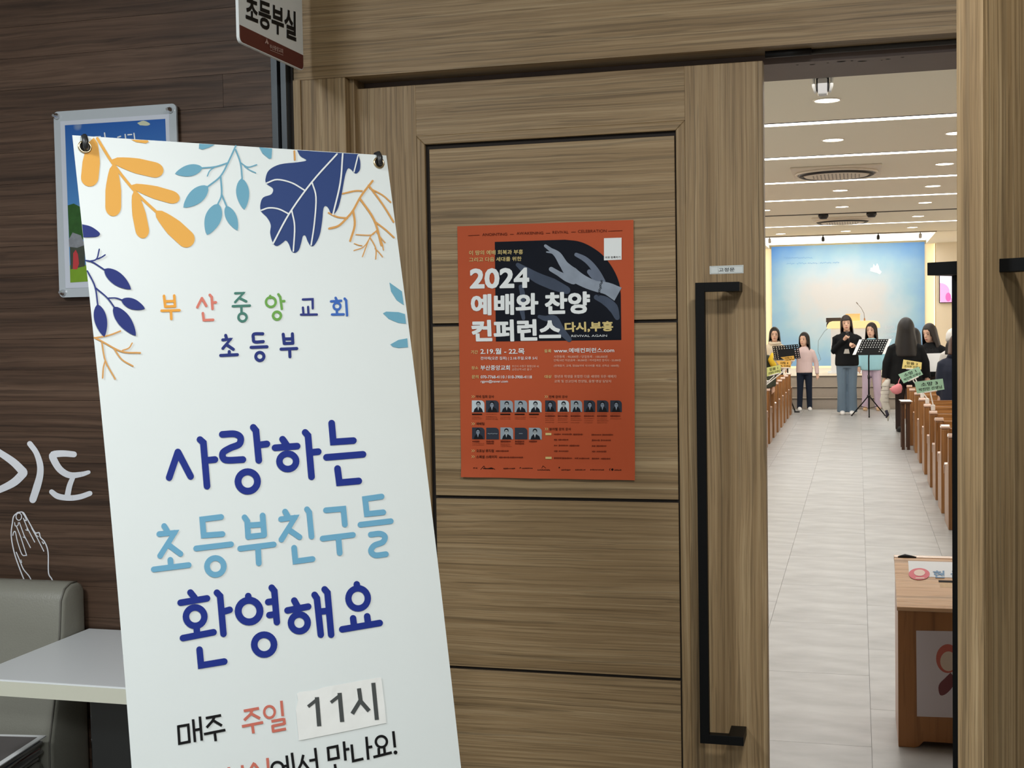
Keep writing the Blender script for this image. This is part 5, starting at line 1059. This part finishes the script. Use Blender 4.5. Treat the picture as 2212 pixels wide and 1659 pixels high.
def hand(bm, wrist, d, side, s, curl=0.35, nrm=None):
    d = d.normalized(); nrm = (nrm or Vector((side, 0, 0))); nrm = (nrm - d * nrm.dot(d)).normalized(); w_ = d.cross(nrm).normalized()   # w_ across the palm
    tube(bm, [wrist - d * 0.03 * s, wrist + d * 0.02 * s, wrist + d * 0.08 * s], [(0.022 * s, 0.022 * s), (0.034 * s, 0.018 * s), (0.040 * s, 0.016 * s)], 8)
    for k, (off, ln) in enumerate(((-0.028, 0.058), (-0.010, 0.068), (0.009, 0.064), (0.027, 0.050))):
        p = wrist + d * 0.072 * s + w_ * off * s; q1 = p + (d * math.cos(curl) - nrm * math.sin(curl)) * ln * 0.5 * s; q2 = q1 + (d * math.cos(curl * 2.4) - nrm * math.sin(curl * 2.4)) * ln * 0.5 * s
        tube(bm, [p, q1, q2], [0.0095 * s, 0.0085 * s, 0.0065 * s], 6)
    p = wrist + d * 0.02 * s + w_ * -0.03 * s; tube(bm, [p, p + (d * 0.03 - w_ * 0.02 - nrm * 0.008) * s, p + (d * 0.055 - w_ * 0.026 - nrm * 0.02) * s], [0.012 * s, 0.010 * s, 0.007 * s], 6)
def person(label, loc, H, heading, top, bottom, shoe, hair_len=0.30, hair_m=None, hair_open=0.9, head_yaw=0, head_tilt=0, head_pitch=0, arms=None, head_s=1.0, top_len=0.80, top_w=1.0, hair_spread=0.022, leg_w=1.0, flare=0.0, legs_apart=0.085, part=0.0, bangs=False, seated=False, hood=None, curl=0.35, face=True, glasses=False, group=None, hair_front=True, coat=False, voxel=0.010):
    s = H / 1.6; t = thing('person', label, 'person', loc, heading, group); S = lambda x, y, z: Vector((x * s, y * s, z * s)); hair_m = hair_m or HAIR
    if arms is None: arms = [(Vector((-0.165, 0, 1.285)), Vector((-0.215, 0.015, 1.03)), Vector((-0.225, -0.035, 0.81))), (Vector((0.165, 0, 1.285)), Vector((0.215, 0.015, 1.03)), Vector((0.225, -0.035, 0.81)))]
    A = [[p * s for p in a] for a in arms]
    HM = Matrix.Translation(S(0, 0.0, 1.385)) @ Matrix.Rotation(head_yaw, 4, 'Z') @ Matrix.Rotation(head_tilt, 4, 'Y') @ Matrix.Rotation(head_pitch, 4, 'X') @ Matrix.Scale(s * head_s, 4)
    zt = 0.232
    # body: one continuous surface
    bm = bmesh.new()
    rings_mesh(bm, [(0, 0, z * s, rx * s, ry * s) for z, rx, ry in ((0.78, 0.12, 0.09), (0.86, 0.155, 0.10), (1.0, 0.125, 0.085), (1.14, 0.14, 0.095), (1.25, 0.140, 0.085), (1.30, 0.10, 0.06), (1.34, 0.055, 0.052), (1.43, 0.05, 0.052))], 16)
    hb = bmesh.new()
    rings_mesh(hb, [(0, cy_, z, rx, ry) for z, rx, ry, cy_ in ((-0.012, 0.022, 0.028, -0.048), (0.01, 0.042, 0.052, -0.034), (0.045, 0.060, 0.076, -0.016), (0.085, 0.070, 0.088, -0.004), (0.13, 0.075, 0.095, 0.0), (0.175, 0.071, 0.090, 0.0), (0.205, 0.054, 0.068, 0.0), (0.222, 0.02, 0.025, 0.0))], 20)
    tube(hb, [(0, -0.084, 0.125), (0, -0.096, 0.10), (0, -0.108, 0.078), (0, -0.088, 0.070)], [0.008, 0.010, 0.013, 0.010], 8)
    for q in (-1, 1): tube(hb, [(q * 0.074, 0.005, 0.075), (q * 0.080, 0.010, 0.10), (q * 0.078, 0.012, 0.125)], [0.008, 0.013, 0.009], 6)
    tube(hb, [(-0.020, -0.090, 0.042), (0, -0.096, 0.043), (0.020, -0.090, 0.042)], 0.0075, 6)
    hb.transform(HM); tmpm = bpy.data.meshes.new('h'); hb.to_mesh(tmpm); hb.free(); bm.from_mesh(tmpm); bpy.data.meshes.remove(tmpm)
    for q, a in enumerate(A):
        tube(bm, [Vector((a[0].x * 0.82, a[0].y, a[0].z - 0.05 * s)), a[1], a[2]], [0.040 * s, 0.034 * s, 0.024 * s], 10); sd_ = -1 if q == 0 else 1
        hand(bm, a[2], a[2] - a[1], sd_, s, curl, Vector((sd_, 0.15, 0)))
    kz = 0.45
    if seated: LG = [[S(q * 0.08, 0, 0.80), S(q * 0.09, -0.40, 0.80), S(q * 0.09, -0.42, 0.42)] for q in (-1, 1)]
    else: LG = [[S(q * 0.08, 0, 0.82), S(q * (0.04 + legs_apart / 2), -0.012, kz), S(q * legs_apart, 0.015, 0.085)] for q in (-1, 1)]
    for l_ in LG:
        tube(bm, l_, [0.072 * s, 0.05 * s, 0.033 * s], 10); tube(bm, [l_[2] + S(0, 0.02, -0.01), l_[2] + S(0, -0.06, -0.045), l_[2] + S(0, -0.13, -0.058)], [(0.034 * s, 0.034 * s), (0.036 * s, 0.028 * s), (0.030 * s, 0.018 * s)], 8)
    remeshed('body', bm, SKIN, t, voxel * 0.9, 1)
    # top
    bm = bmesh.new(); w_ = top_w
    z0 = top_len
    rg = [(z0, 0.172 * w_, 0.125 * w_), (z0 + 0.03, 0.180 * w_, 0.13 * w_)]
    for z, rx, ry in ((0.92, 0.178, 0.125), (1.02, 0.165, 0.118), (1.15, 0.172, 0.12), (1.24, 0.175, 0.112), (1.30, 0.145, 0.09), (1.335, 0.09, 0.07), (1.36, 0.066, 0.062)):
        if z > z0 + 0.05: rg.append((z, rx * (w_ if z < 1.2 else (1 + w_) / 2), ry * (w_ if z < 1.2 else (1 + w_) / 2)))
    rings_mesh(bm, [(0, 0, z * s, rx * s, ry * s) for z, rx, ry in rg], 20)
    for a in A:
        e = a[2] + (a[1] - a[2]).normalized() * 0.012 * s
        a0_ = Vector((a[0].x * (1 + w_) / 2, a[0].y, a[0].z - 0.040 * s))
        tube(bm, [Vector((a0_.x * 0.45, 0, 1.275 * s)), Vector((a0_.x * 0.80, 0, 1.262 * s)), a0_ * 1.0, a[1], e], [0.040 * s, 0.052 * s * w_, 0.060 * s * w_, 0.055 * s * w_, 0.042 * s * w_], 12)
    if hood:
        for q in range(1): tube(bm, [S(0.10 * math.cos(a), 0.10 * math.sin(a) * 0.9, 1.345 + 0.02 * math.sin(a)) for a in [2 * PI * k / 14 for k in range(14)]], 0.034 * s, 8, closed=True)
    tp_o = remeshed('coat' if coat else 'sweater', bm, top, t, voxel * 1.15, 2)
    # trousers
    bm = bmesh.new(); rings_mesh(bm, [(0, 0, z * s, rx * s, ry * s) for z, rx, ry in ((0.76, 0.14, 0.115), (0.82, 0.158, 0.118), (0.95, 0.140, 0.105))], 16)
    for l_ in LG:
        if seated: tube(bm, [l_[0], l_[1], l_[2]], [0.095 * s, 0.075 * s, 0.06 * s], 12)
        else: tube(bm, [l_[0], l_[1], l_[2] + S(0, 0, -0.045)], [0.088 * s * leg_w, (0.066 + flare * 0.12) * s * leg_w, (0.056 + flare) * s * leg_w], 12)
    remeshed('trousers', bm, bottom, t, voxel * 1.15, 2)
    # shoes
    for l_ in LG:
        bm = bmesh.new(); c_ = l_[2].copy(); f = S(0, 0.05, 0)
        pts = [(-0.045, 0.024, 0.05), (-0.01, 0.036, 0.065), (0.05, 0.039, 0.055), (0.12, 0.042, 0.04), (0.165, 0.036, 0.03), (0.185, 0.018, 0.02)]
        R = []
        for (fy, hw, hh) in pts:
            R.append([bm.verts.new((c_.x + hw * s * math.cos(2 * PI * k / 12), c_.y + 0.02 * s - fy * s, max(0, (c_.z if seated else 0.085 * s) - 0.085 * s) + max(0.001, hh * s * (0.5 + 0.5 * math.sin(2 * PI * k / 12)) * 1.6 * (1 if math.sin(2 * PI * k / 12) > -0.3 else 0.3)))) for k in range(12)])
        for P_, Q_ in zip(R, R[1:]):
            for k in range(12): bm.faces.new((P_[k], P_[(k + 1) % 12], Q_[(k + 1) % 12], Q_[k]))
        bm.faces.new(R[0][::-1]); bm.faces.new(R[-1]); fin(bm); obj('shoe', bm, shoe, t, True)
    # hair: crown cap, then a curtain round sides and back
    bm = bmesh.new(); nT = 36; rows = []; zc = 0.105
    for j in range(10):
        al = PI / 2 * j / 9; rows.append((zc + 0.135 * math.cos(al), 0.088 * math.sin(al), 0.108 * math.sin(al)))
    L_ = hair_len; nL = max(3, int(L_ / 0.03))
    for j in range(1, nL + 1):
        z = zc - L_ * j / nL; q = j / nL; rows.append((z, 0.088 + hair_spread * q * min(1, L_ / 0.25) , 0.104 + 0.012 * q))
    G_ = []
    for (z, rx, ry) in rows: G_.append([bm.verts.new((max(rx, 0.0005) * math.sin(2 * PI * k / nT), 0.006 - max(ry, 0.0005) * math.cos(2 * PI * k / nT), z)) for k in range(nT)])
    for j in range(len(rows) - 1):
        z = (rows[j][0] + rows[j + 1][0]) / 2
        for k in range(nT):
            th = (k + 0.5) / nT * 2 * PI; th = th - 2 * PI if th > PI else th      # 0 = front
            line = 0.178 if not bangs else 0.150
            line -= 0.045 * (abs(th - part) / hair_open) ** 2 if not bangs else 0.0
            op = hair_open * (1 + 0.15 * min(1, max(0, (0.12 - z) / 0.1)))
            if z < 0.0: op = hair_open * 1.45 if hair_front else 1.9
            if z < line and abs(th) < op: continue
            bm.faces.new((G_[j][k], G_[j][(k + 1) % nT], G_[j + 1][(k + 1) % nT], G_[j + 1][k]))
    for v in [v for v in bm.verts if not v.link_faces]: bm.verts.remove(v)
    bmesh.ops.recalc_face_normals(bm, faces=bm.faces); bm.transform(HM)
    h_ = obj('hair', bm, hair_m, t, True); so_ = h_.modifiers.new('s', 'SOLIDIFY'); so_.thickness = 0.016 * s; so_.offset = 0.2
    sb = h_.modifiers.new('b', 'SUBSURF'); sb.levels = 1; sb.render_levels = 1
    if face:
        for q in (-1, 1):
            bm = bmesh.new(); rings_mesh(bm, [(0, 0, z, rx, rx * 0.4) for z, rx in ((-0.006, 0.004), (-0.003, 0.012), (0.002, 0.013), (0.006, 0.005))], 12); bm.transform(Matrix.Translation((q * 0.030, -0.0845, 0.107))); bm.transform(HM); fin(bm); obj('eye', bm, EYED, t, True)
            bm = bmesh.new(); tube(bm, [(q * 0.014, -0.093, 0.128), (q * 0.030, -0.090, 0.133), (q * 0.046, -0.080, 0.129)], 0.0025, 6); bm.transform(HM); fin(bm); obj('eyebrow', bm, HAIRB, t, True)
            if glasses:
                bm = bmesh.new(); tube(bm, [(q * 0.032 + 0.024 * math.cos(a), -0.101 + 0.006 * abs(math.cos(a)), 0.106 + 0.018 * math.sin(a)) for a in [2 * PI * k / 14 for k in range(14)]], 0.0016, 5, closed=True); bm.transform(HM); fin(bm); obj('glasses_rim', bm, mat('glasses_frame', srgb(120, 110, 104), 0.3), t, True)
        bm = bmesh.new(); tube(bm, [(-0.021, -0.0945, 0.0425), (0, -0.1025, 0.044), (0.021, -0.0945, 0.0425)], [0.003, 0.0065, 0.003], 8); bm.transform(HM); fin(bm); obj('mouth', bm, LIPS, t, True)
    return t, s, HM
cl = lambda n, c, r=0.85: mat(n, srgb(*c), r, noise=0.05, nscale=14, spec=0.2)
BLK = cl('black_knit', (24, 26, 28)); DEN = cl('light_denim', (112, 132, 150)); DDEN = cl('dark_denim', (34, 42, 58)); PNK = cl('pale_pink_knit', (232, 208, 206)); AQU = cl('aqua_sweatshirt', (170, 222, 236)); LIL = cl('lilac_trousers', (214, 196, 216)); CRM = cl('cream_hoodie', (226, 214, 190)); NVP = cl('navy_padding', (34, 40, 56), 0.6); GRW = cl('grey_wool', (120, 118, 116)); BRT = cl('brown_black_trousers', (54, 44, 42)); OLV = cl('olive_coat', (70, 74, 62)); YJK = cl('yellow_lining', (236, 200, 60))
BEI = mat('beige_shoe', srgb(206, 172, 134), 0.6)
# singer in black
la = [(Vector((-0.168, 0, 1.285)), Vector((-0.215, -0.02, 1.04)), Vector((-0.035, -0.165, 1.235))), (Vector((0.168, 0, 1.285)), Vector((0.225, -0.03, 1.045)), Vector((0.115, -0.185, 1.125)))]
person('young woman in black sweatshirt and flared jeans singing into a microphone mid-aisle', (-0.175, 21.62, 0), 1.60, 0.0, BLK, DEN, SHOEW, hair_len=0.38, hair_m=HAIRB, hair_open=0.85, arms=la, top_len=0.80, flare=0.026, legs_apart=0.075, bangs=True, leg_w=1.08, head_tilt=-0.06, curl=1.1, top_w=1.06)
t = thing('microphone', 'black handheld microphone held by the singer in black', 'microphone', (-0.155, 21.43, 1.30))
bm = bmesh.new(); tube(bm, [(-0.006, 0.0, 0.02), (0.03, -0.02, -0.14)], [0.016, 0.011], 10); fin(bm); obj('grip', bm, BLACKP, t, True)
bm = bmesh.new(); rings_mesh(bm, [(-0.01, 0, 0.015, 0.015, 0.015), (-0.012, 0, 0.035, 0.024, 0.024), (-0.014, 0, 0.055, 0.02, 0.02), (-0.015, 0, 0.065, 0.006, 0.006)], 12); fin(bm); obj('grille', bm, mat('mic_grille', srgb(70, 70, 72), 0.4, 0.6), t, True)
for p_ in [o for o in C.objects if o.name.startswith('person') and o.get('label', '').startswith('young woman in black sw')]:
    sw = [c for c in p_.children if c.name.startswith('sweater')][0]
    bm = bmesh.new(); bm.faces.new([bm.verts.new(q) for q in ((-0.05, -0.1485, 1.00), (0.045, -0.1485, 1.00), (0.03, -0.1465, 1.075), (-0.03, -0.1465, 1.075))]); obj('chest_print', bm, cl('print_pale_grey', (200, 198, 190)), sw)
# girl in pink
pa = [(Vector((-0.165, 0, 1.285)), Vector((-0.27, 0.0, 1.08)), Vector((-0.37, -0.08, 0.90))), (Vector((0.165, 0, 1.285)), Vector((0.245, 0.01, 1.02)), Vector((0.265, -0.03, 0.76)))]
person('girl in pale pink sweater and dark jeans on the left of the aisle', (-0.895, 22.62, 0), 1.30, 0.12, PNK, DDEN, SHOEW, hair_len=0.33, hair_open=0.95, head_yaw=-0.55, arms=pa, head_s=1.16, top_len=0.80, legs_apart=0.105, part=0.2, top_w=0.98)
# girl in aqua
person('girl in aqua sweatshirt and lilac trousers behind the centre music stand', (0.222, 22.62, 0), 1.45, 0.0, AQU, LIL, BEI, hair_len=0.26, hair_m=HAIRB, hair_open=0.9, head_yaw=-0.30, head_s=1.12, top_len=0.76, top_w=1.14, leg_w=1.12, legs_apart=0.12, part=-0.2, hair_front=True)
# girl with glasses
person('girl with glasses and cream hoodie behind the left music stand', (-1.40, 22.68, 0), 1.40, 0.05, CRM, DDEN, SHOEW, hair_len=0.15, hair_open=0.85, head_s=1.12, hood=True, glasses=True, arms=[(Vector((-0.165, 0, 1.285)), Vector((-0.24, -0.05, 1.06)), Vector((-0.16, -0.22, 1.0))), (Vector((0.165, 0, 1.285)), Vector((0.24, -0.05, 1.06)), Vector((0.2, -0.22, 0.95)))])
# girl in black from behind
ba = [(Vector((-0.165, 0, 1.285)), Vector((-0.27, 0.0, 1.03)), Vector((-0.30, -0.03, 0.80))), (Vector((0.165, 0, 1.285)), Vector((0.27, 0.0, 1.03)), Vector((0.30, -0.03, 0.80)))]
person('girl in long black coat seen from behind beside the right pews', (0.63, 18.2, 0), 1.46, PI + 0.05, BLK, BRT, BLACKP, hair_len=0.30, hair_open=0.8, head_s=1.34, hair_spread=0.05, top_len=0.72, top_w=1.30, arms=ba, coat=True, voxel=0.011, legs_apart=0.10)
person('second black-haired child hidden behind the girl in the long black coat', (0.765, 18.92, 0), 1.36, PI - 0.3, cl('charcoal_coat', (36, 36, 40)), BRT, BLACKP, hair_len=0.28, hair_open=0.8, head_s=1.15, voxel=0.013)
person('long-haired girl in black jacket reading, right side near the stage', (1.02, 19.55, 0), 1.41, -0.2, BLK, BRT, BLACKP, hair_len=0.30, hair_m=HAIRB, hair_open=0.75, hair_spread=0.05, head_yaw=-0.45, head_pitch=0.22, head_s=1.20, top_w=1.15, voxel=0.011, arms=[(Vector((-0.165, 0, 1.285)), Vector((-0.25, -0.05, 1.06)), Vector((-0.10, -0.25, 1.04))), (Vector((0.165, 0, 1.285)), Vector((0.25, -0.05, 1.06)), Vector((0.10, -0.25, 1.02)))])
person('child in navy padded coat and brown hair seen from behind at the open door edge', (1.055, 14.90, 0), 1.32, PI - 0.2, NVP, BRT, BLACKP, hair_len=0.12, hair_m=mat('brown_hair', srgb(78, 54, 44), 0.4, noise=0.3, nscale=60), hair_open=0.8, head_s=1.1, top_len=0.62, top_w=1.22, hood=True, coat=True, voxel=0.012)
person('child in grey wool jacket in the pew below the large white sheet', (1.19, 17.72, 0), 1.22, PI, GRW, BRT, BLACKP, hair_len=0.10, hair_open=0.8, head_s=1.1, top_w=1.1, voxel=0.013)
g_, s_, HM_ = person('child wearing a white knitted hat beyond the navy padded coat', (1.27, 18.45, 0), 1.34, PI + 0.2, cl('white_fleece', (226, 224, 218)), BRT, BLACKP, hair_len=0.06, hair_open=0.8, head_s=1.15, voxel=0.013)
bm = bmesh.new(); rings_mesh(bm, [(0, 0.006, z, rx, ry) for z, rx, ry in ((0.07, 0.112, 0.130), (0.12, 0.116, 0.134), (0.18, 0.108, 0.124), (0.23, 0.078, 0.09), (0.255, 0.03, 0.035))], 20); bm.transform(HM_); fin(bm); obj('knitted_hat', bm, cl('white_knit', (238, 236, 230)), g_, True)
person('child in olive coat with yellow lining in the left pews at the closed door edge', (-1.25, 16.92, 0), 1.34, PI + 0.25, OLV, BRT, BLACKP, hair_len=0.30, hair_open=0.8, head_s=1.15, top_w=1.1, coat=True, voxel=0.013)
yj = [o for o in C.objects if o.name.startswith('person') and 'olive coat' in o.get('label', '')][0]
bm = bmesh.new(); tube(bm, [(-0.16, 0.07, 1.10), (-0.13, 0.12, 1.04), (-0.17, 0.12, 0.97), (-0.20, 0.10, 0.92)], [(0.02, 0.05), (0.035, 0.07), (0.04, 0.06), (0.02, 0.03)], 10); fin(bm); 
lin = obj('yellow_hood', bm, YJK, yj, True)
# white padded coat and pink bag beside the girl in black
bm = bmesh.new(); prf = [(0.40, 18.05, 0.72, 0.030, 0.04), (0.375, 18.05, 0.66, 0.055, 0.06), (0.365, 18.05, 0.60, 0.045, 0.055), (0.36, 18.05, 0.55, 0.060, 0.065), (0.355, 18.05, 0.50, 0.050, 0.06), (0.35, 18.05, 0.44, 0.062, 0.065), (0.36, 18.05, 0.39, 0.050, 0.055), (0.375, 18.05, 0.33, 0.052, 0.05), (0.39, 18.05, 0.27, 0.030, 0.04), (0.395, 18.05, 0.20, 0.018, 0.02), (0.395, 18.05, 0.15, 0.006, 0.008)]
rings_mesh(bm, [(a - 0.37, b_ - 18.05, c_, d, e) for a, b_, c_, d, e in prf], 16); fin(bm)
o = obj('padded_coat', bm, cl('white_padding', (216, 214, 204), 0.6), None, True, loc=(0.365, 18.14, 0)); tag(o, 'white padded coat hanging beside the girl in the long black coat', 'coat')
for z in (0.63, 0.575, 0.52, 0.47, 0.415):
    bm = bmesh.new(); tube(bm, [(-0.01 + 0.056 * math.cos(a), 0.06 * math.sin(a), z) for a in [2 * PI * k / 16 for k in range(16)]], 0.004, 5, closed=True); fin(bm); obj('quilt_seam', bm, cl('seam_grey', (176, 172, 164)), o, True)
bm = bmesh.new(); tube(bm, [(0.0, -0.05, 0.30), (0.02, -0.06, 0.24), (0.0, -0.05, 0.20)], [0.02, 0.022, 0.01], 8); fin(bm); obj('dark_trim', bm, cl('dark_trim_cloth', (60, 58, 70)), o, True)
bm = bmesh.new(); rings_mesh(bm, [(0, 0, -0.07, 0.02, 0.03), (0.0, 0, -0.05, 0.06, 0.06), (-0.01, 0, 0.0, 0.085, 0.07), (0.01, 0, 0.04, 0.06, 0.055), (0.03, 0, 0.07, 0.02, 0.02)], 16); fin(bm)
o = obj('pink_bag', bm, cl('pink_nylon', (238, 150, 158), 0.6), None, True, loc=(0.50, 17.93, 0.60)); tag(o, 'pink nylon bag tucked by the last pew in front of the girl in black', 'bag')
bm = bmesh.new(); tube(bm, [(0.02, 0, 0.06), (0.03, 0.06, 0.10), (0.05, 0.12, 0.14)], 0.006, 6); fin(bm); obj('strap', bm, MATS['pink_nylon'], o, True)
# black clicker-like object on the floor by the left pews
o = boxobj('stand_foot_stub', -1.045, -0.955, 22.05, 22.09, 0.0, 0.02, BLACKP, None, bevel=0.004); o.name = 'floor_socket'; tag(o, 'small black object on the floor at the end of the left pews', 'floor box'); boxobj('lid', -0.03, 0.03, -0.015, 0.015, 0.010, 0.013, BLACK, None).parent = o
# ------------------------------------------------------------------ offering box near the door
X0, Y0 = 0.131, 4.653
ob = thing('offering_box', 'brown wooden offering box with sloped lid inside the doorway', 'box', (X0, Y0, 0)); Wb, Db = 0.46, 0.37
def prism_y(bm, prof, ya, yb):
    a = [bm.verts.new((p[0], ya, p[1])) for p in prof]; b = [bm.verts.new((p[0], yb, p[1])) for p in prof]; n = len(prof)
    bm.faces.new(a); bm.faces.new(b[::-1])
    for k in range(n): bm.faces.new((a[k], b[k], b[(k + 1) % n], a[(k + 1) % n]))
    return fin(bm)
zf, zbk = 0.487, 0.612
foot = [(0, 0), (0.055, 0.0), (0.07, 0.006), (0.085, 0.024), (Wb - 0.085, 0.024), (Wb - 0.07, 0.006), (Wb - 0.055, 0), (Wb, 0), (Wb, zf), (0, zf)]
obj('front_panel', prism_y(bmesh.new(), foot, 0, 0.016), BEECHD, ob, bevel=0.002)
for xa in (0.0, Wb - 0.016):
    bm = bmesh.new(); prism_x(bm, [(0.016, 0), (Db, 0), (Db, zbk - 0.004), (0.016, zf - 0.001)], xa, xa + 0.016); obj('side_panel', bm, mat('beech_side', srgb(196, 146, 116), 0.3), ob)
obj('back_panel', bx(0.016, Wb - 0.016, Db - 0.016, Db, 0.02, zbk - 0.02), BEECHD, ob)
import mathutils
ang_l = math.atan2(zbk - zf, Db - 0.03)
lid = bpy.data.objects.new('lid', None); C.objects.link(lid); lid.parent = ob; lid.location = (0, 0, zf); lid.rotation_euler = (ang_l, 0, 0)
LL = (Db - 0.03) / math.cos(ang_l) * 0.92
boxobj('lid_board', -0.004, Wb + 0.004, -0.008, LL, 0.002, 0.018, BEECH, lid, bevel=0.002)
boxobj('slot', 0.145, Wb - 0.145, LL * 0.50, LL * 0.54, 0.0175, 0.0187, DARK, lid)
boxobj('worn_slot_edge', 0.148, Wb - 0.148, LL * 0.40, LL * 0.495, 0.0176, 0.0184, mat('worn_wood', srgb(222, 190, 150), 0.7, noise=0.25, nscale=70), lid)
lp = boxobj('paper_label', 0.045, 0.42, LL * 0.60, LL * 0.93, 0.0182, 0.0190, PAPER, lid)
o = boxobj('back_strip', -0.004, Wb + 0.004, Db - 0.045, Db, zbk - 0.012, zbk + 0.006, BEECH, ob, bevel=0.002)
bm = bmesh.new(); tube(bm, [(0.01, Db - 0.055, zbk + 0.006), (0.035, Db - 0.055, zbk + 0.012), (0.075, Db - 0.055, zbk + 0.006)], [0.005, 0.008, 0.005], 8); fin(bm); obj('hinge', bm, BLACKP, ob, True)
# flat print on the lid label
N_l = Vector((0, -math.sin(ang_l), math.cos(ang_l))); PL = Plane(Vector((X0, Y0, zf)) + N_l * 0.0195, N_l); C6 = crop(1880, 1180, 3.464); iob = Matrix.Translation(-Vector((X0, Y0, 0)))
k = Ink(PL, C6, 0.0004); k.disc(366, 208, 79, 44, 32); e_ = k.make('round_emblem', mat('emblem_pink', srgb(228, 110, 120), 0.5), ob, iob)
k = Ink(PL, C6, 0.0012); k.disc(368, 200, 42, 24, 20); k.stroke([(342, 240), (402, 240)], 8); k.make('emblem_centre', mat('emblem_cream', srgb(244, 216, 200), 0.5), ob, iob)
k = Ink(PL, C6, 0.0010); k.text('헌', ((468, 182), (556, 184), (556, 238), (470, 236)), 0.02); k.text('금', ((600, 184), (688, 186), (688, 240), (602, 238)), 0.02); k.make('label_lettering', mat('label_blue', srgb(110, 150, 186), 0.5), ob, iob)
# sheet with plain coloured shapes on the front panel
PFt = Plane((0, Y0 - 0.0006, 0), (0, -1, 0)); k = Ink(PFt, C6, 0.0004); k.poly([(343, 631), (900, 640), (905, 1292), (349, 1273)]); k.make('front_sheet', mat('front_sheet', srgb(206, 200, 206), 0.5), ob, iob)
k = Ink(PFt, C6, 0.001); k.disc(580, 840, 88, 108, 28); k.make('red_shape', mat('shape_red', srgb(186, 96, 82), 0.5), ob, iob)
k = Ink(PFt, C6, 0.001); k.poly(smoothcurve([(600, 945), (560, 985), (512, 1040), (520, 1110), (560, 1108), (610, 1060), (640, 1000), (600, 945)], 4)); k.make('maroon_shape', mat('shape_maroon', srgb(112, 54, 60), 0.5), ob, iob)
k = Ink(PFt, C6, 0.0012); k.disc(585, 860, 62, 74, 24); k.make('pale_shape', mat('shape_pale', srgb(206, 190, 172), 0.5), ob, iob)
